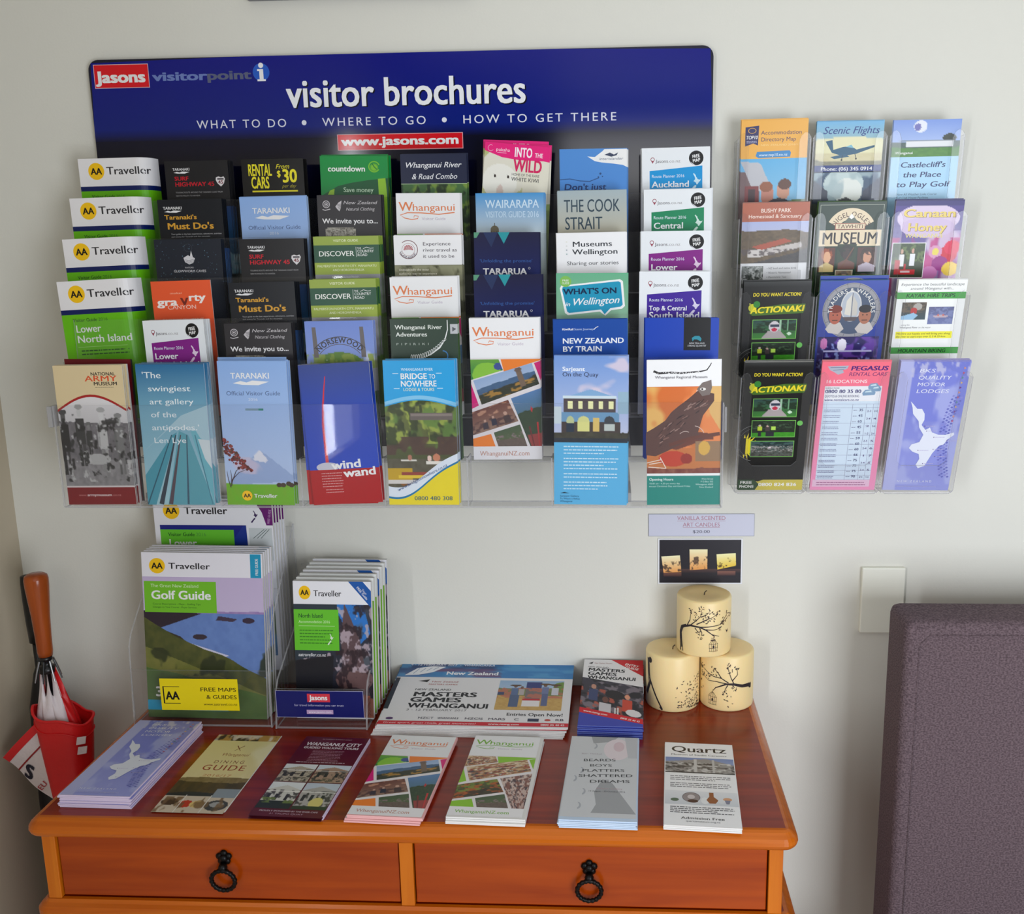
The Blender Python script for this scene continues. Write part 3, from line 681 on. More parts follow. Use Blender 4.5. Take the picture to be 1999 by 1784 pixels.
def c_bridge():
    a = Art(99, 210, None)
    a.photo(0, 40, 99, 185, [('g', (120, 130, 60), (60, 66, 50)), ('n', (160, 176, 76), 11, .5, 3, (0, .55)), ('n', (50, 60, 36), 10, .56, 7, (0, .6)), ('n', (96, 130, 60), 7, .6, 9, (.15, .6)), ('r', .35, .24, .95, .31, (110, 100, 96)), ('r', .36, .25, .94, .27, (140, 128, 122)), ('n', (84, 60, 56), 6, .45, 12, (.48, .66), 1), ('h', .7, .01, 3, (80, 76, 60), (104, 100, 84), 4), ('r', .2, .71, .42, .73, (222, 220, 210)), ('e', .32, .69, .03, .03, (180, 120, 100)), ('r', .55, .73, .82, .76, (230, 226, 216)), ('e', .6, .7, .03, .03, (230, 200, 190)), ('e', .7, .69, .05, .04, (200, 130, 100)), ('r', 0, .8, .35, .92, (196, 160, 40)), ('r', .2, .84, .7, .87, (150, 70, 60)), ('r', .15, .87, .6, .9, (226, 196, 60)), ('r', 0, .92, .6, .96, (214, 210, 206)), ('n', (150, 90, 40), 8, .5, 3, (.96, 1))], 60, 84)
    P = [(0, 67)]+[(99*i/20, 67-16*sin(pi*(i/20)**.8)) for i in range(21)]
    for i in range(20):
        (x0, y0), (x1, y1) = P[i+1 if i else 0], P[i+1] if i+1 < len(P) else P[-1]
        x0, x1 = 99*i/20, 99*(i+1)/20; y0, y1 = 66-9*sin(pi*i/20*1.05), 66-9*sin(pi*(i+1)/20*1.05)
        a.quad([(x0, 0), (x1, 0), (x1, y1), (x0, y0)], (40, 160, 222)); a.quad([(x0, y0-7), (x1, y1-7), (x1, y1-1.5), (x0, y0-1.5)], (130, 196, 234))
    C = (210, 236, 250)
    a.text('WHANGANUI RIVER', 25, 15, 4.2, C, w=44, b=.6); a.text('BRIDGE', 23.5, 26.5, 8, WHT, w=37, b=1.8); a.text('TO', 63, 26, 6, WHT, w=9, b=1); a.text('NOWHERE', 23.5, 37, 8, WHT, w=50, b=1.8); a.text('LODGE & TOURS', 27, 43.5, 4.2, (230, 236, 200), w=43, b=.6)
    for x, y in ((13, 18), (73, 18), (14, 39.5), (74, 39.5)): a.rect(x, y, x+8, y+.8, C)
    n = 22
    def wv(t, o): return 196+o-52*t**1.6+10*sin(pi*t*2)*.5
    for i in range(n):
        t0, t1 = i/n, (i+1)/n; x0, x1 = 99*t0, 99*t1
        a.quad([(x0, wv(t0, 0)), (x1, wv(t1, 0)), (x1, 210), (x0, 210)], (236, 216, 40))
        a.quad([(x0, wv(t0, -14+4*t0)), (x1, wv(t1, -14+4*t1)), (x1, wv(t1, 4)), (x0, wv(t0, 4))], (222, 232, 244)); a.quad([(x0, wv(t0, 1)), (x1, wv(t1, 1)), (x1, wv(t1, 4)), (x0, wv(t0, 4))], (20, 120, 170))
    a.text('www.bridgetonowhere.co.nz', 14, 190, 4.4, (30, 70, 130), w=80, b=.8, rot=28)
    a.text('0800 480 308', 36, 203, 5.8, (40, 90, 110), w=54, b=1)
    return a
def c_sarjeant():
    a = Art(99, 210, None)
    a.photo(0, 0, 99, 121, [('g', (116, 152, 214), (200, 204, 226)), ('n', (222, 206, 220), 2.2, .52, 3, (0, .5), 2), ('t', [(.5, .38), (.8, .46), (.2, .46)], (130, 170, 210)), ('r', .12, .46, .84, .49, (206, 222, 230)), ('r', .13, .49, .83, .65, (84, 74, 78)), ('r', .1, .65, .88, .76, (110, 154, 190)), ('r', .86, .41, 1, .66, (150, 180, 200)), ('r', 0, .58, .1, .78, (200, 214, 220)), ('r', .1, .76, .9, .9, (72, 62, 60)), ('h', .88, .01, 5, (56, 52, 44), (84, 84, 66), 4), ('h', .95, .003, 3, (50, 56, 66), (40, 46, 56), 6)]
            + [('r', .19+i*.138, .52, .25+i*.138, .61, (238, 238, 180)) for i in range(5)] + [('e', .22, .75, .05, .06, (190, 200, 150)), ('r', .17, .77, .27, .88, (40, 54, 70)), ('e', .4, .76, .08, .07, (214, 214, 140)), ('r', .32, .76, .48, .87, (222, 220, 140)), ('r', .53, .71, .61, .87, (220, 190, 110)), ('e', .75, .75, .07, .06, (60, 66, 74)), ('r', .68, .78, .82, .86, (190, 200, 196))], 70, 84)
    a.rect(0, 121, 99, 210, (92, 178, 224)); a.text('Sarjeant', 11, 21, 5.6, (236, 240, 248), w=30, b=2); a.text('On the Quay', 11, 28.5, 5.8, (56, 62, 90), w=48, b=.8)
    a.lines(13, 126, 88, 3, 4.8, 1.5, (206, 232, 246), 3); a.lines(13, 143, 88, 4, 4.8, 1.5, (206, 232, 246), 4); a.lines(13, 165, 88, 2, 4.8, 1.5, (206, 232, 246), 5); a.lines(13, 177, 74, 3, 4.8, 1.5, (206, 232, 246), 6)
    a.quad([(8, 194), (14, 192), (21, 194)], (16, 40, 60))
    for i, t in enumerate(('Sarjeant Gallery', 'Te Whare o Rehua', 'Whanganui')): a.text(t, 8, 199+i*3.8, 2.4, (16, 60, 100), w=(26, 27, 17)[i], b=.8)
    return a
def c_regional():
    a = Art(99, 210, (240, 240, 242))
    a.line([(9, 16), (16, 19), (30, 18), (45, 19), (60, 18), (72, 17), (80, 15), (84, 9), (86, 5)], 3.4, (50, 48, 50), 1); r = random.Random(3)
    for i in range(60): x = 9+68*r.random(); a.disc(x, 18+2.6*(r.random()-.5), .6, (235, 235, 235), n=5)
    a.text('Whanganui Regional Museum', 11, 26.5, 3.6, (70, 66, 80), w=70, b=.6)
    a.photo(0, 38, 99, 165, [('g', (214, 110, 50), (190, 120, 70)), ('n', (236, 140, 80), 3, .5, 3, (0, .7)), ('n', (230, 190, 110), 2.4, .62, 9, (0, .6)), ('t', [(.8, 0), (1, 0), (1, .5), (.85, .3)], (224, 180, 110)), ('t', [(.7, .02), (.86, -.06), (.86, .1), (.76, .14)], (140, 130, 126)), ('e', .72, .06, .05, .02, (230, 226, 224)), ('r', .4, .56, .9, .6, (120, 66, 48)), ('t', [(0, .62), (.6, .5), (.98, .55), (.4, .72)], (110, 62, 50)), ('r', .66, .62, 1, .85, (150, 120, 90)), ('e', .78, .7, .08, .08, (214, 170, 80)), ('e', .36, .82, .2, .09, (190, 66, 44)), ('e', .54, .82, .08, .06, (150, 50, 40)), ('h', .93, .02, 4, (112, 50, 44), (150, 100, 80), 6)], 60, 78)
    CP = [(x-1138, y-98) for x, y in ((1690, 380), (1560, 350), (1480, 420), (1400, 480), (1340, 530), (1290, 600), (1200, 660), (1130, 700), (1132, 890), (1210, 900), (1300, 860), (1420, 800), (1500, 760), (1600, 760), (1560, 700), (1600, 560), (1690, 440))]
    a.quad([(x/6.13, y/5.8) for x, y in CP], (92, 64, 58)); r = random.Random(9)
    for i in range(46):
        t = r.random(); x = 12+62*t+5*r.random(); y = 118-62*t+26*(r.random()-.5)*(1-.4*t); a.line([(x, y), (x+4+4*r.random(), y-3-4*r.random())], .8+r.random(), r.choice([(58, 40, 38), (130, 96, 86), (74, 52, 48), (150, 120, 110)]))
    a.line([(30, 122), (60, 112), (98, 106)], 5, (104, 60, 48)); a.ring(62, 110, 16, .8, (220, 200, 190), 20, 80); a.ring(52, 112, 10, .8, (200, 180, 170), 60, 140)
    a.quad([(67, 42), (74, 33), (86, 29), (87, 40), (84, 50), (74, 52)], (120, 108, 104)); a.disc(75, 42, 4, (230, 226, 222), ry=2); a.disc(74, 42, 1.4, (40, 30, 30))
    for q in ([(0, 148), (20, 143)], [(2, 154), (26, 156)], [(3, 150), (20, 147)], [(18, 140), (26, 156)]): a.line(q, 1.2, (230, 214, 200))
    a.rect(0, 163.5, 99, 167, WHT); a.rect(0, 167, 99, 210, (34, 134, 122)); a.text('Opening Hours', 3, 174, 3.6, (226, 240, 236), w=33, b=1.6)
    a.text('10.00 am - 4.30 pm every day', 3, 179.5, 2.3, (190, 220, 214), w=42); a.text('except Christmas Day and Good Friday', 3, 183.5, 2.3, (190, 220, 214), w=56)
    for i, t in enumerate(('Watt Street', 'P O Box 352', 'Whanganui 4500', 'New Zealand')): a.text(t, 90, 173+i*4, 2.3, (200, 226, 220), w=(16, 17, 24, 19)[i], al='r')
    return a
COVERS = 1

def c_accom():
    a = Art(98, 210, (238, 176, 74)); 
    a.photo(0, 55, 98, 210, [('g', (96, 176, 224), (190, 214, 226)), ('h', .42, .08, 3, (90, 110, 70), (120, 140, 90), 4, -.1), ('r', 0, .12, .3, .7, (120, 96, 96)), ('t', [(0, .02), (.3, .04), (.5, .3), (.2, .3)], (190, 190, 196)), ('r', .08, .25, .28, .75, (130, 60, 60)), ('r', .13, .28, .24, .7, (70, 50, 54)), ('e', .42, .34, .1, .09, (196, 130, 110)), ('e', .66, .3, .1, .09, (206, 150, 124)), ('e', .68, .24, .1, .05, (96, 60, 44)), ('e', .4, .26, .1, .05, (150, 90, 60)), ('e', .6, .5, .24, .13, (60, 56, 64))], 50, 70)
    a.quad([(6, 10), (26, 8), (25, 36), (18, 33), (6, 37)], (44, 44, 96)); a.ring(16, 15, 6, 1, (220, 170, 80), ry=4); a.text('TOP10', 7, 27, 5, WHT, w=17, b=1.6, sh=.2); a.lines(8, 29.5, 24, 2, 2, .8, (180, 180, 210), 2)
    a.text('Accommodation', 29, 21, 5.6, (72, 56, 90), w=60, b=.3); a.text('Directory Map', 29, 30.5, 5.6, (72, 56, 90), w=52, b=.3); a.text('NEW ZEALAND 2016/17', 29, 37, 2.6, (250, 214, 140), w=58)
    a.quad([(24, 45), (72, 44), (74, 47), (73, 53), (26, 54), (22, 51)], (60, 136, 196)); a.text('www.top10.co.nz', 27, 51.5, 3.8, (226, 240, 250), w=42, b=.6)
    return a
def c_flights():
    a = Art(98, 210, None)
    a.photo(0, 0, 98, 62, [('g', (110, 176, 220), (196, 190, 150)), ('e', .5, .66, .9, .3, (226, 222, 180)), ('h', .72, .02, 2, (206, 196, 150), (214, 206, 170), 4), ('h', .9, .02, 3, (150, 144, 120), (120, 120, 100), 6)], 30)
    a.quad([(14, 28), (24, 26), (26, 40), (40, 36), (52, 35), (60, 40), (86, 34), (86, 37), (60, 46), (40, 49), (24, 44)], (30, 86, 116)); a.quad([(44, 36), (52, 33), (56, 38)], (120, 180, 200)); a.quad([(22, 50), (44, 46), (50, 50), (28, 53)], (40, 90, 120))
    a.line([(40, 48), (39, 54)], 1, (40, 60, 70)); a.line([(58, 46), (60, 52)], 1, (40, 60, 70)); a.disc(39, 54.5, 1.3, (30, 30, 40)); a.disc(60, 53, 1.3, (30, 30, 40))
    a.text('Scenic Flights', 9, 17.5, 10, (26, 60, 130), w=82, sh=.3, b=1)
    a.rect(0, 62, 98, 71, (24, 50, 120)); a.text('Phone: (06) 345 0914', 9, 69.5, 5, WHT, w=76, b=1.6)
    a.photo(0, 72, 98, 210, [('g', (50, 80, 110), (40, 50, 70)), ('e', .45, .12, .3, .16, (190, 206, 206)), ('e', .52, .2, .22, .14, (222, 226, 220)), ('n', (160, 180, 184), 5, .55, 4, (0, .3)), ('t', [(0, .08), (.22, .2), (.3, 1), (0, 1)], (34, 44, 66)), ('t', [(1, .05), (1, 1), (.6, 1), (.75, .2)], (40, 50, 74)), ('t', [(.5, .26), (.75, .34), (.2, .34)], (40, 40, 44)), ('h', .34, .02, 3, (60, 66, 60), (80, 84, 80), 5)], 44, 60)
    return a
def c_golf():
    a = Art(98, 210, (170, 212, 240))
    a.photo(0, 0, 98, 52, [('g', (120, 150, 220), (190, 206, 236)), ('e', .4, .18, .1, .16, (226, 230, 240)), ('e', .36, .2, .05, .1, (110, 110, 180)), ('h', .62, .05, 3, (60, 80, 90), (90, 110, 90), 5), ('e', .84, .5, .1, .12, (40, 50, 36)), ('r', .2, .55, .9, .72, (224, 226, 230)), ('r', .1, .54, .9, .58, (120, 130, 140)), ('h', .75, .02, 3, (84, 140, 50), (64, 120, 44), 6)], 44, 26)
    a.text('Wanganui', 5, 48, 3.6, WHT, w=26, b=1)
    for i, (t, x, w) in enumerate((("Castlecliff's", 14, 66), ('the Place', 19, 56), ('to Play Golf', 10, 78))): a.text(t, x, 67+i*14, 7.6, (22, 34, 96), w=w, b=1.6, sh=.12)
    for i, t in enumerate(('- Now All Weather Links Course', '- Full Club House Facilities', '- Friendly, Relaxed & Golf Range')): a.text(t, 9, 107+i*5, 3, (60, 84, 120), w=(62, 50, 66)[i], sh=.15)
    return a
def c_bushy():
    a = Art(98, 210, (176, 96, 70)); a.text('BUSHY PARK', 27, 14, 5.6, (244, 226, 214), w=44, b=1); a.text('Homestead & Sanctuary', 9, 22, 5.2, (244, 226, 214), w=78, b=.6)
    a.photo(0, 27, 98, 88, [('g', (170, 180, 220), (206, 196, 200)), ('h', .24, .06, 4, (84, 72, 56), (120, 100, 76), 5), ('t', [(.15, .6), (.65, .4), (.76, .48), (.3, .68)], (170, 84, 64)), ('r', .1, .66, .3, .86, (206, 200, 196)), ('t', [(.28, .68), (.9, .5), (.92, .62), (.3, .84)], (196, 188, 184)), ('n', (90, 80, 80), 24, .55, 3, (.66, .82)), ('h', .86, .05, 3, (66, 62, 64), (80, 76, 74), 6, -.4)], 50, 34)
    a.rect(0, 88, 98, 210, (222, 222, 224)); a.photo(2, 92, 34, 125, [('g', (130, 134, 130), (80, 84, 80)), ('n', (190, 192, 190), 7, .55, 3, (0, 1)), ('n', (50, 54, 50), 9, .58, 6, (0, 1))], 22)
    for i, t in enumerate(('NZ bush and native birds', 'Historic Homestead', 'Devonshire Teas', 'Bed & Breakfast')): a.text('• '+t, 39, 97+i*6.6, 2.8, (90, 90, 96), w=(44, 36, 30, 30)[i], sh=.15)
    return a
def c_museum():
    a = Art(98, 210, (22, 50, 36)); CR = (226, 208, 176)
    a.frame(3, 4, 95, 206, .5, (190, 196, 180))
    a.ring(49, 46, 37, 16, CR, 28, 152); a.text("NIGEL OGLE'S", 49, 46, 7, (70, 40, 30), w=58, b=1, al='c', arc=(0, 0, 25, 90, 1))
    a.quad([(35, 34), (49, 17), (63, 34)], (90, 100, 90)); a.quad([(45, 22), (49, 17), (53, 22), (49, 25)], WHT)
    a.rect(26, 30.5, 70, 40, (150, 60, 40)); a.rect(27, 31.5, 69, 39, CR); a.text('TAWHITI', 29, 38, 5.4, (90, 50, 40), w=38, b=1)
    a.rect(4, 40.5, 94, 64, CR); a.text('MUSEUM', 8, 61, 17, (26, 22, 26), w=82, b=1.6)
    def face(u, bgc, body, skin, hair): return [('g', bgc, bgc), ('e', .5, .3, .34, .28, hair), ('e', .52, .4, .22, .24, skin), ('t', [(.1, .75), (.5, .6), (.95, .75), (.95, 1), (.1, 1)], body), ('n', tuple(int(v*.7) for v in bgc), 6, .6, u, (0, .3))]
    a.photo(5, 66, 29, 102, face(1, (90, 40, 24), (214, 190, 130), (226, 170, 130), (150, 70, 30)), 20); a.photo(32, 61, 60, 98, face(2, (40, 60, 40), (110, 70, 60), (60, 46, 44), (40, 36, 34)), 20); a.photo(62, 66, 90, 102, face(3, (80, 44, 36), (196, 184, 200), (206, 150, 120), (60, 40, 30)), 20)
    a.line([(40, 95), (56, 66)], 1.6, (110, 70, 50)); a.rect(31, 99, 57, 140, (200, 190, 170)); a.photo(32.5, 100.5, 55.5, 130, face(4, (150, 130, 110), (90, 80, 80), (206, 170, 150), (120, 110, 104)), 14)
    for x, s in ((5, 5), (61, 6)): a.photo(x, 104, x+24, 132, face(s, (60, 66, 60), (90, 84, 80), (190, 160, 140), (100, 90, 84)), 14)
    return a
def c_honey():
    a = Art(98, 210, None)
    a.photo(0, 0, 98, 210, [('g', (60, 44, 130), (230, 224, 230)), ('n', (150, 60, 140), 3, .5, 3, (.15, .6)), ('n', (214, 200, 220), 3.4, .5, 6, (.2, 1)), ('n', (190, 60, 130), 5, .6, 8, (.25, 1)), ('e', .5, .12, .46, .1, (214, 196, 222)), ('e', .5, .18, .4, .07, (206, 186, 218)), ('r', 0, 0, 1, .035, (40, 30, 110)), ('e', .84, .37, .14, .06, (206, 30, 60)), ('e', .9, .32, .12, .05, (220, 40, 80)), ('e', .66, .35, .1, .045, (214, 150, 190)), ('e', .66, .35, .05, .025, (230, 214, 90)), ('e', .74, .43, .12, .05, (150, 30, 130)), ('e', .9, .47, .12, .05, (236, 200, 60)), ('e', .6, .5, .12, .05, (200, 120, 180))], 56, 110)
    for dx, dy, c, b in ((.4, .4, (120, 90, 60), 4), (0, 0, (230, 206, 110), 2.4)):
        a.text('Canaan', 12+dx, 23+dy, 11, c, w=76, b=b); a.text('Honey', 20+dx, 43+dy, 11, c, w=56, b=b)
    a.text('WANGANUI', 18, 53, 6, (220, 206, 130), w=54, b=1.6)
    a.rect(1, 60, 50, 112, WHT); a.photo(2, 61, 49, 111, [('g', (60, 80, 50), (50, 60, 40)), ('n', (110, 130, 80), 8, .6, 3, (0, .6)), ('p', .3, .24, .1, (206, 170, 150), (236, 236, 236)), ('p', .64, .22, .1, (206, 160, 140), (232, 234, 238)), ('r', .1, .5, .26, .8, (190, 30, 40)), ('r', .1, .76, .75, .92, (196, 30, 40)), ('r', .4, .6, .46, .8, (190, 30, 40)), ('r', .3, .8, .6, .86, (220, 190, 190))], 34)
    return a
def c_action():
    a = Art(98, 210, (14, 14, 14)); a.rect(0, 0, 98, 8, (52, 54, 54), (14, 14, 14)); Y = (236, 216, 40)
    a.text('DO YOU WANT ACTION?', 14, 22, 5, Y, w=70, b=2.2, sh=.06)
    a.disc(14, 39, 6, (200, 200, 40)); a.disc(20, 34, 5, (50, 130, 50)); a.disc(10, 33, 1, (220, 220, 90)); a.disc(12, 45, 1.4, (200, 200, 60))
    a.quad([(8, 46), (30, 38), (60, 34), (91, 34), (91, 42), (88, 48), (40, 50), (14, 51)], (70, 110, 30)); a.text('ACTIONAKI', 11, 47.5, 8.6, Y, w=78, b=3.4, sh=.2, rot=2)
    for i in range(24):
        t = radians(i*15); a.quad([(6+14*cos(t-.1), 135-14*sin(t-.1)), (6+(20+3*(i % 2))*cos(t), 135-(20+3*(i % 2))*sin(t)), (6+14*cos(t+.1), 135-14*sin(t+.1))], Y) if cos(t) > -.2 else None
    a.disc(8, 135, 13, Y, a0=-90, a1=90); a.ring(22, 130, 30, .5, (150, 150, 150), 100, 260); a.ring(22, 130, 25, .4, (120, 120, 120), 110, 250)
    pic = [[('g', (40, 70, 70), (60, 130, 50)), ('n', (20, 40, 24), 8, .5, 3, (0, .7)), ('r', .62, 0, .66, .6, (150, 190, 160)), ('r', .8, 0, .83, .6, (110, 160, 120)), ('t', [(.2, 1), (.35, .6), (.65, .6), (.8, 1)], (170, 160, 160)), ('e', .5, .36, .13, .3, (206, 200, 206)), ('r', .4, .22, .62, .36, (50, 60, 80)), ('e', .5, .52, .07, .1, (190, 40, 70)), ('e', .85, .75, .05, .08, (200, 226, 200))],
           [('g', (16, 24, 16), (60, 150, 40)), ('h', .0, .02, 3, (20, 30, 20), (44, 60, 44), 5), ('n', (70, 96, 70), 10, .66, 3, (0, .5)), ('h', .74, .02, 3, (70, 160, 40), (50, 130, 30), 7), ('p', .18, .3, .07, (200, 180, 170), (190, 210, 60)), ('p', .36, .34, .07, (190, 160, 150), (70, 60, 60)), ('p', .5, .28, .07, (60, 60, 60), (180, 220, 90)), ('r', .14, .7, .22, .98, (40, 40, 50)), ('r', .32, .7, .52, .98, (40, 40, 50))],
           [('g', (60, 90, 90), (90, 90, 84)), ('n', (20, 40, 40), 8, .5, 3, (0, .4)), ('n', (170, 164, 160), 22, .5, 5, (.3, .7)), ('n', (60, 60, 54), 22, .55, 9, (.4, 1)), ('e', .45, .42, .03, .06, (230, 210, 220))]]
    for i, (y, h) in enumerate(((57, 30), (92, 28), (126, 27))):
        a.frame(15, y, 80, y+h, .9, (120, 190, 90)); a.photo(16, y+1, 79, y+h-1, pic[i], 44)
    a.disc(86, 97, 4.2, (110, 200, 90))
    a.quad([(0, 192), (30, 195), (38, 192), (98, 192), (98, 210), (0, 210)], (206, 190, 80)); a.quad([(0, 192), (24, 192), (32, 200), (26, 210), (0, 210)], (40, 70, 40))
    a.text('FREE', 3, 199, 4.6, (226, 226, 220), w=18, b=2); a.text('PHONE', 2, 206, 4.6, (226, 226, 220), w=22, b=2); a.text('0800 824 836', 31, 203, 5.4, (240, 240, 236), w=58, b=2)
    return a
def c_whalers():
    a = Art(98, 210, None); a.rect(0, 0, 98, 210, (44, 70, 166), (36, 46, 130))
    a.disc(48, 45, 42, (150, 150, 156), n=44); a.disc(48, 45, 35, (70, 84, 110), n=44); a.ring(48, 45, 41, .6, (100, 100, 108)); 
    for i in range(14): t = radians(i*25.7); a.line([(48+35*cos(t), 45-35*sin(t)), (48+42*cos(t), 45-42*sin(t))], .6, (96, 96, 104))
    a.disc(47, 38, 15, (206, 206, 206), ry=23); a.disc(47, 38, 13.5, (176, 184, 196), ry=21); 
    a.quad([(40, 30), (47, 20), (47, 52), (38, 50)], (214, 210, 200)); a.quad([(49, 22), (56, 34), (56, 52), (49, 52)], (196, 192, 184)); a.quad([(36, 54), (58, 54), (54, 60), (40, 60)], (90, 80, 84)); a.line([(48, 18), (48, 56)], .8, (80, 70, 70))
    for x, c, h in ((25, (176, 96, 76), (120, 50, 40)), (68, (170, 110, 86), (36, 34, 40))):
        a.quad([(x-13, 72), (x-6, 62), (x+8, 62), (x+14, 72), (x+6, 80), (x-8, 78)], (196, 190, 186)); a.disc(x, 52, 9, c, ry=13); a.disc(x, 42, 9.6, h, ry=6); a.disc(x-3, 51, 1, (40, 30, 30)); a.disc(x+3, 51, 1, (40, 30, 30)); a.line([(x-4, 59), (x+4, 59)], 1.4, (90, 60, 50))
    a.text('TRADERS & WHALERS', 48, 45, 6, (226, 224, 220), w=94, b=1.2, al='c', arc=(0, 0, 28, 90, 1))
    a.photo(3, 84, 92, 190, [('g', (36, 30, 90), (60, 40, 120)), ('n', (110, 70, 170), 6, .55, 3, (0, 1)), ('n', (150, 170, 230), 12, .68, 7, (.1, .5)), ('e', .1, .1, .06, .08, (200, 120, 180)), ('e', .4, .12, .08, .09, (230, 226, 240)), ('r', .1, .2, .9, .22, (190, 190, 230)), ('n', (30, 20, 60), 10, .6, 12, (.3, 1))], 50)
    a.disc(48, 87-3, 0.1, BLK)
    return a
def c_kayak():
    a = Art(98, 210, (240, 242, 240)); a.text('Experience the beautiful landscape', 4, 8.5, 3.8, (60, 60, 70), w=90, sh=.15); a.text('around Wanganui with...', 18, 14.5, 3.8, (60, 60, 70), w=62, sh=.15)
    G = (70, 160, 70); a.rect(0, 18, 98, 28, G); a.text('KAYAK HIRE TRIPS', 13, 25.8, 5.4, (22, 66, 36), w=70, b=2, sh=.1)
    a.photo(9, 33, 44, 59, [('g', (80, 70, 60), (60, 80, 90)), ('n', (110, 96, 80), 10, .5, 3, (0, .6)), ('e', .65, .25, .18, .2, (170, 166, 160)), ('e', .5, .5, .14, .2, (180, 60, 60)), ('t', [(0, .8), (.5, .6), (.7, .75), (.5, 1), (0, 1)], (150, 190, 220))], 28)
    a.photo(48, 40, 84, 66, [('g', (96, 100, 140), (110, 120, 170)), ('n', (126, 136, 180), 8, .55, 3, (0, 1)), ('e', .5, .55, .3, .08, (190, 170, 180)), ('e', .4, .48, .04, .08, (200, 110, 100)), ('e', .6, .48, .04, .08, (200, 110, 100))], 24)
    a.text('- along the', 9, 68, 2.4, (100, 100, 110), w=14); a.text('Whanganui River', 9, 72, 2.6, (90, 90, 100), w=26, b=.8); a.text('on the water', 36, 72, 2.4, (100, 100, 110), w=18)
    a.rect(4, 77, 86, 87.5, (242, 236, 60)); a.text('We hire out kayaks and will bring you along', 5, 81.5, 2.8, (80, 76, 30), w=78, b=.8, sh=.1); a.text('the river to start trips over 3, 5 & 25 kms', 5, 86, 2.8, (80, 76, 30), w=72, b=.8, sh=.1)
    a.rect(0, 101, 98, 111, G); a.text('MOUNTAIN BIKING', 10, 109, 5.4, (22, 66, 36), w=70, b=2, sh=.1)
    return a
def c_pegasus():
    a = Art(98, 210, None); a.rect(0, 0, 98, 210, (246, 112, 132), (236, 150, 190)); P_ = (90, 40, 120)
    a.quad([(8, 7), (38, 6), (36, 11), (30, 13), (32, 17), (24, 20), (18, 16), (12, 13)], (176, 180, 196)); a.line([(12, 9), (34, 9)], .8, (110, 120, 150)); a.line([(16, 13), (32, 12)], .8, (110, 120, 150))
    a.text('PEGASUS', 41, 13.5, 6.6, (76, 36, 120), w=53, b=3, sh=.15); a.text('RENTAL CARS', 39, 22, 5.4, (110, 50, 110), w=54, sh=.2, b=.4)
    a.text('16 LOCATIONS', 7, 33, 5, (250, 214, 220), w=60, b=2); LB = (206, 222, 238)
    a.quad([(7, 38), (89, 38), (89, 62), (7, 62)], (232, 234, 240)); a.rect(7, 62, 89, 192, LB); a.rect(3, 192, 89, 204, (230, 190, 214))
    a.text('RESERVATIONS', 8, 42, 2.2, (70, 60, 90), w=20, b=1); a.text('0800 80 35 80', 8, 48.5, 5, (50, 50, 110), w=52, b=2); a.text('QUOTES & ONLINE BOOKING', 8, 55.5, 3.6, (60, 60, 110), w=50, b=.8); a.text('www.rentalcars.co.nz', 8, 61.5, 4.2, (50, 60, 130), w=50, b=.8)
    for x, y, s in ((76, 36, 1), (70, 46, 1.2), (80, 40, .9)): a.quad([(x-7*s, y+3), (x-4*s, y-2), (x+5*s, y-3), (x+9*s, y+2), (x+8*s, y+6), (x-6*s, y+7)], (130, 160, 190)); a.quad([(x-3*s, y), (x+4*s, y-1.5), (x+5*s, y+1.5), (x-4*s, y+2)], (200, 220, 230))
    L1 = (130, 130, 160)
    ys = [66, 72, 97, 117, 132, 150, 166, 176, 184, 192]
    for y in ys: a.rect(7, y, 89, y+.35, L1)
    for x in (50, 70, 80): a.rect(x, 66, x+.4, 192, L1)
    pr = (35, 45, 65, 45, 55, 59, 60, 60, 66, 75, 75, 75, 90)
    for i, p in enumerate(pr):
        y = 77+i*9.2; a.text(str(p), 60, y+.6, 3.8, (60, 60, 110), w=6.4, b=1.2); a.lines(52, y-1, 58, 1, 2, .8, (120, 120, 150), i+2); a.lines(9, y-1.6, 34, 2, 2.6, .9, (110, 110, 150), i+20)
    for i, t in enumerate(('2-3', '2-4', '2', '1-2', '2-5', '2-4', '1', '3-4', '3-4', '2+')): a.text(t, 72, 79+i*12.2, 3, (90, 60, 120), w=6); a.text(('2-4', '4', '5-6', '2-4', '5', '6', '7', '5', '5', '7-12')[i], 82, 79+i*12.2, 3, (90, 60, 120), w=5)
    a.lines(9, 196, 84, 2, 4, 1.2, (170, 110, 150), 5)
    return a
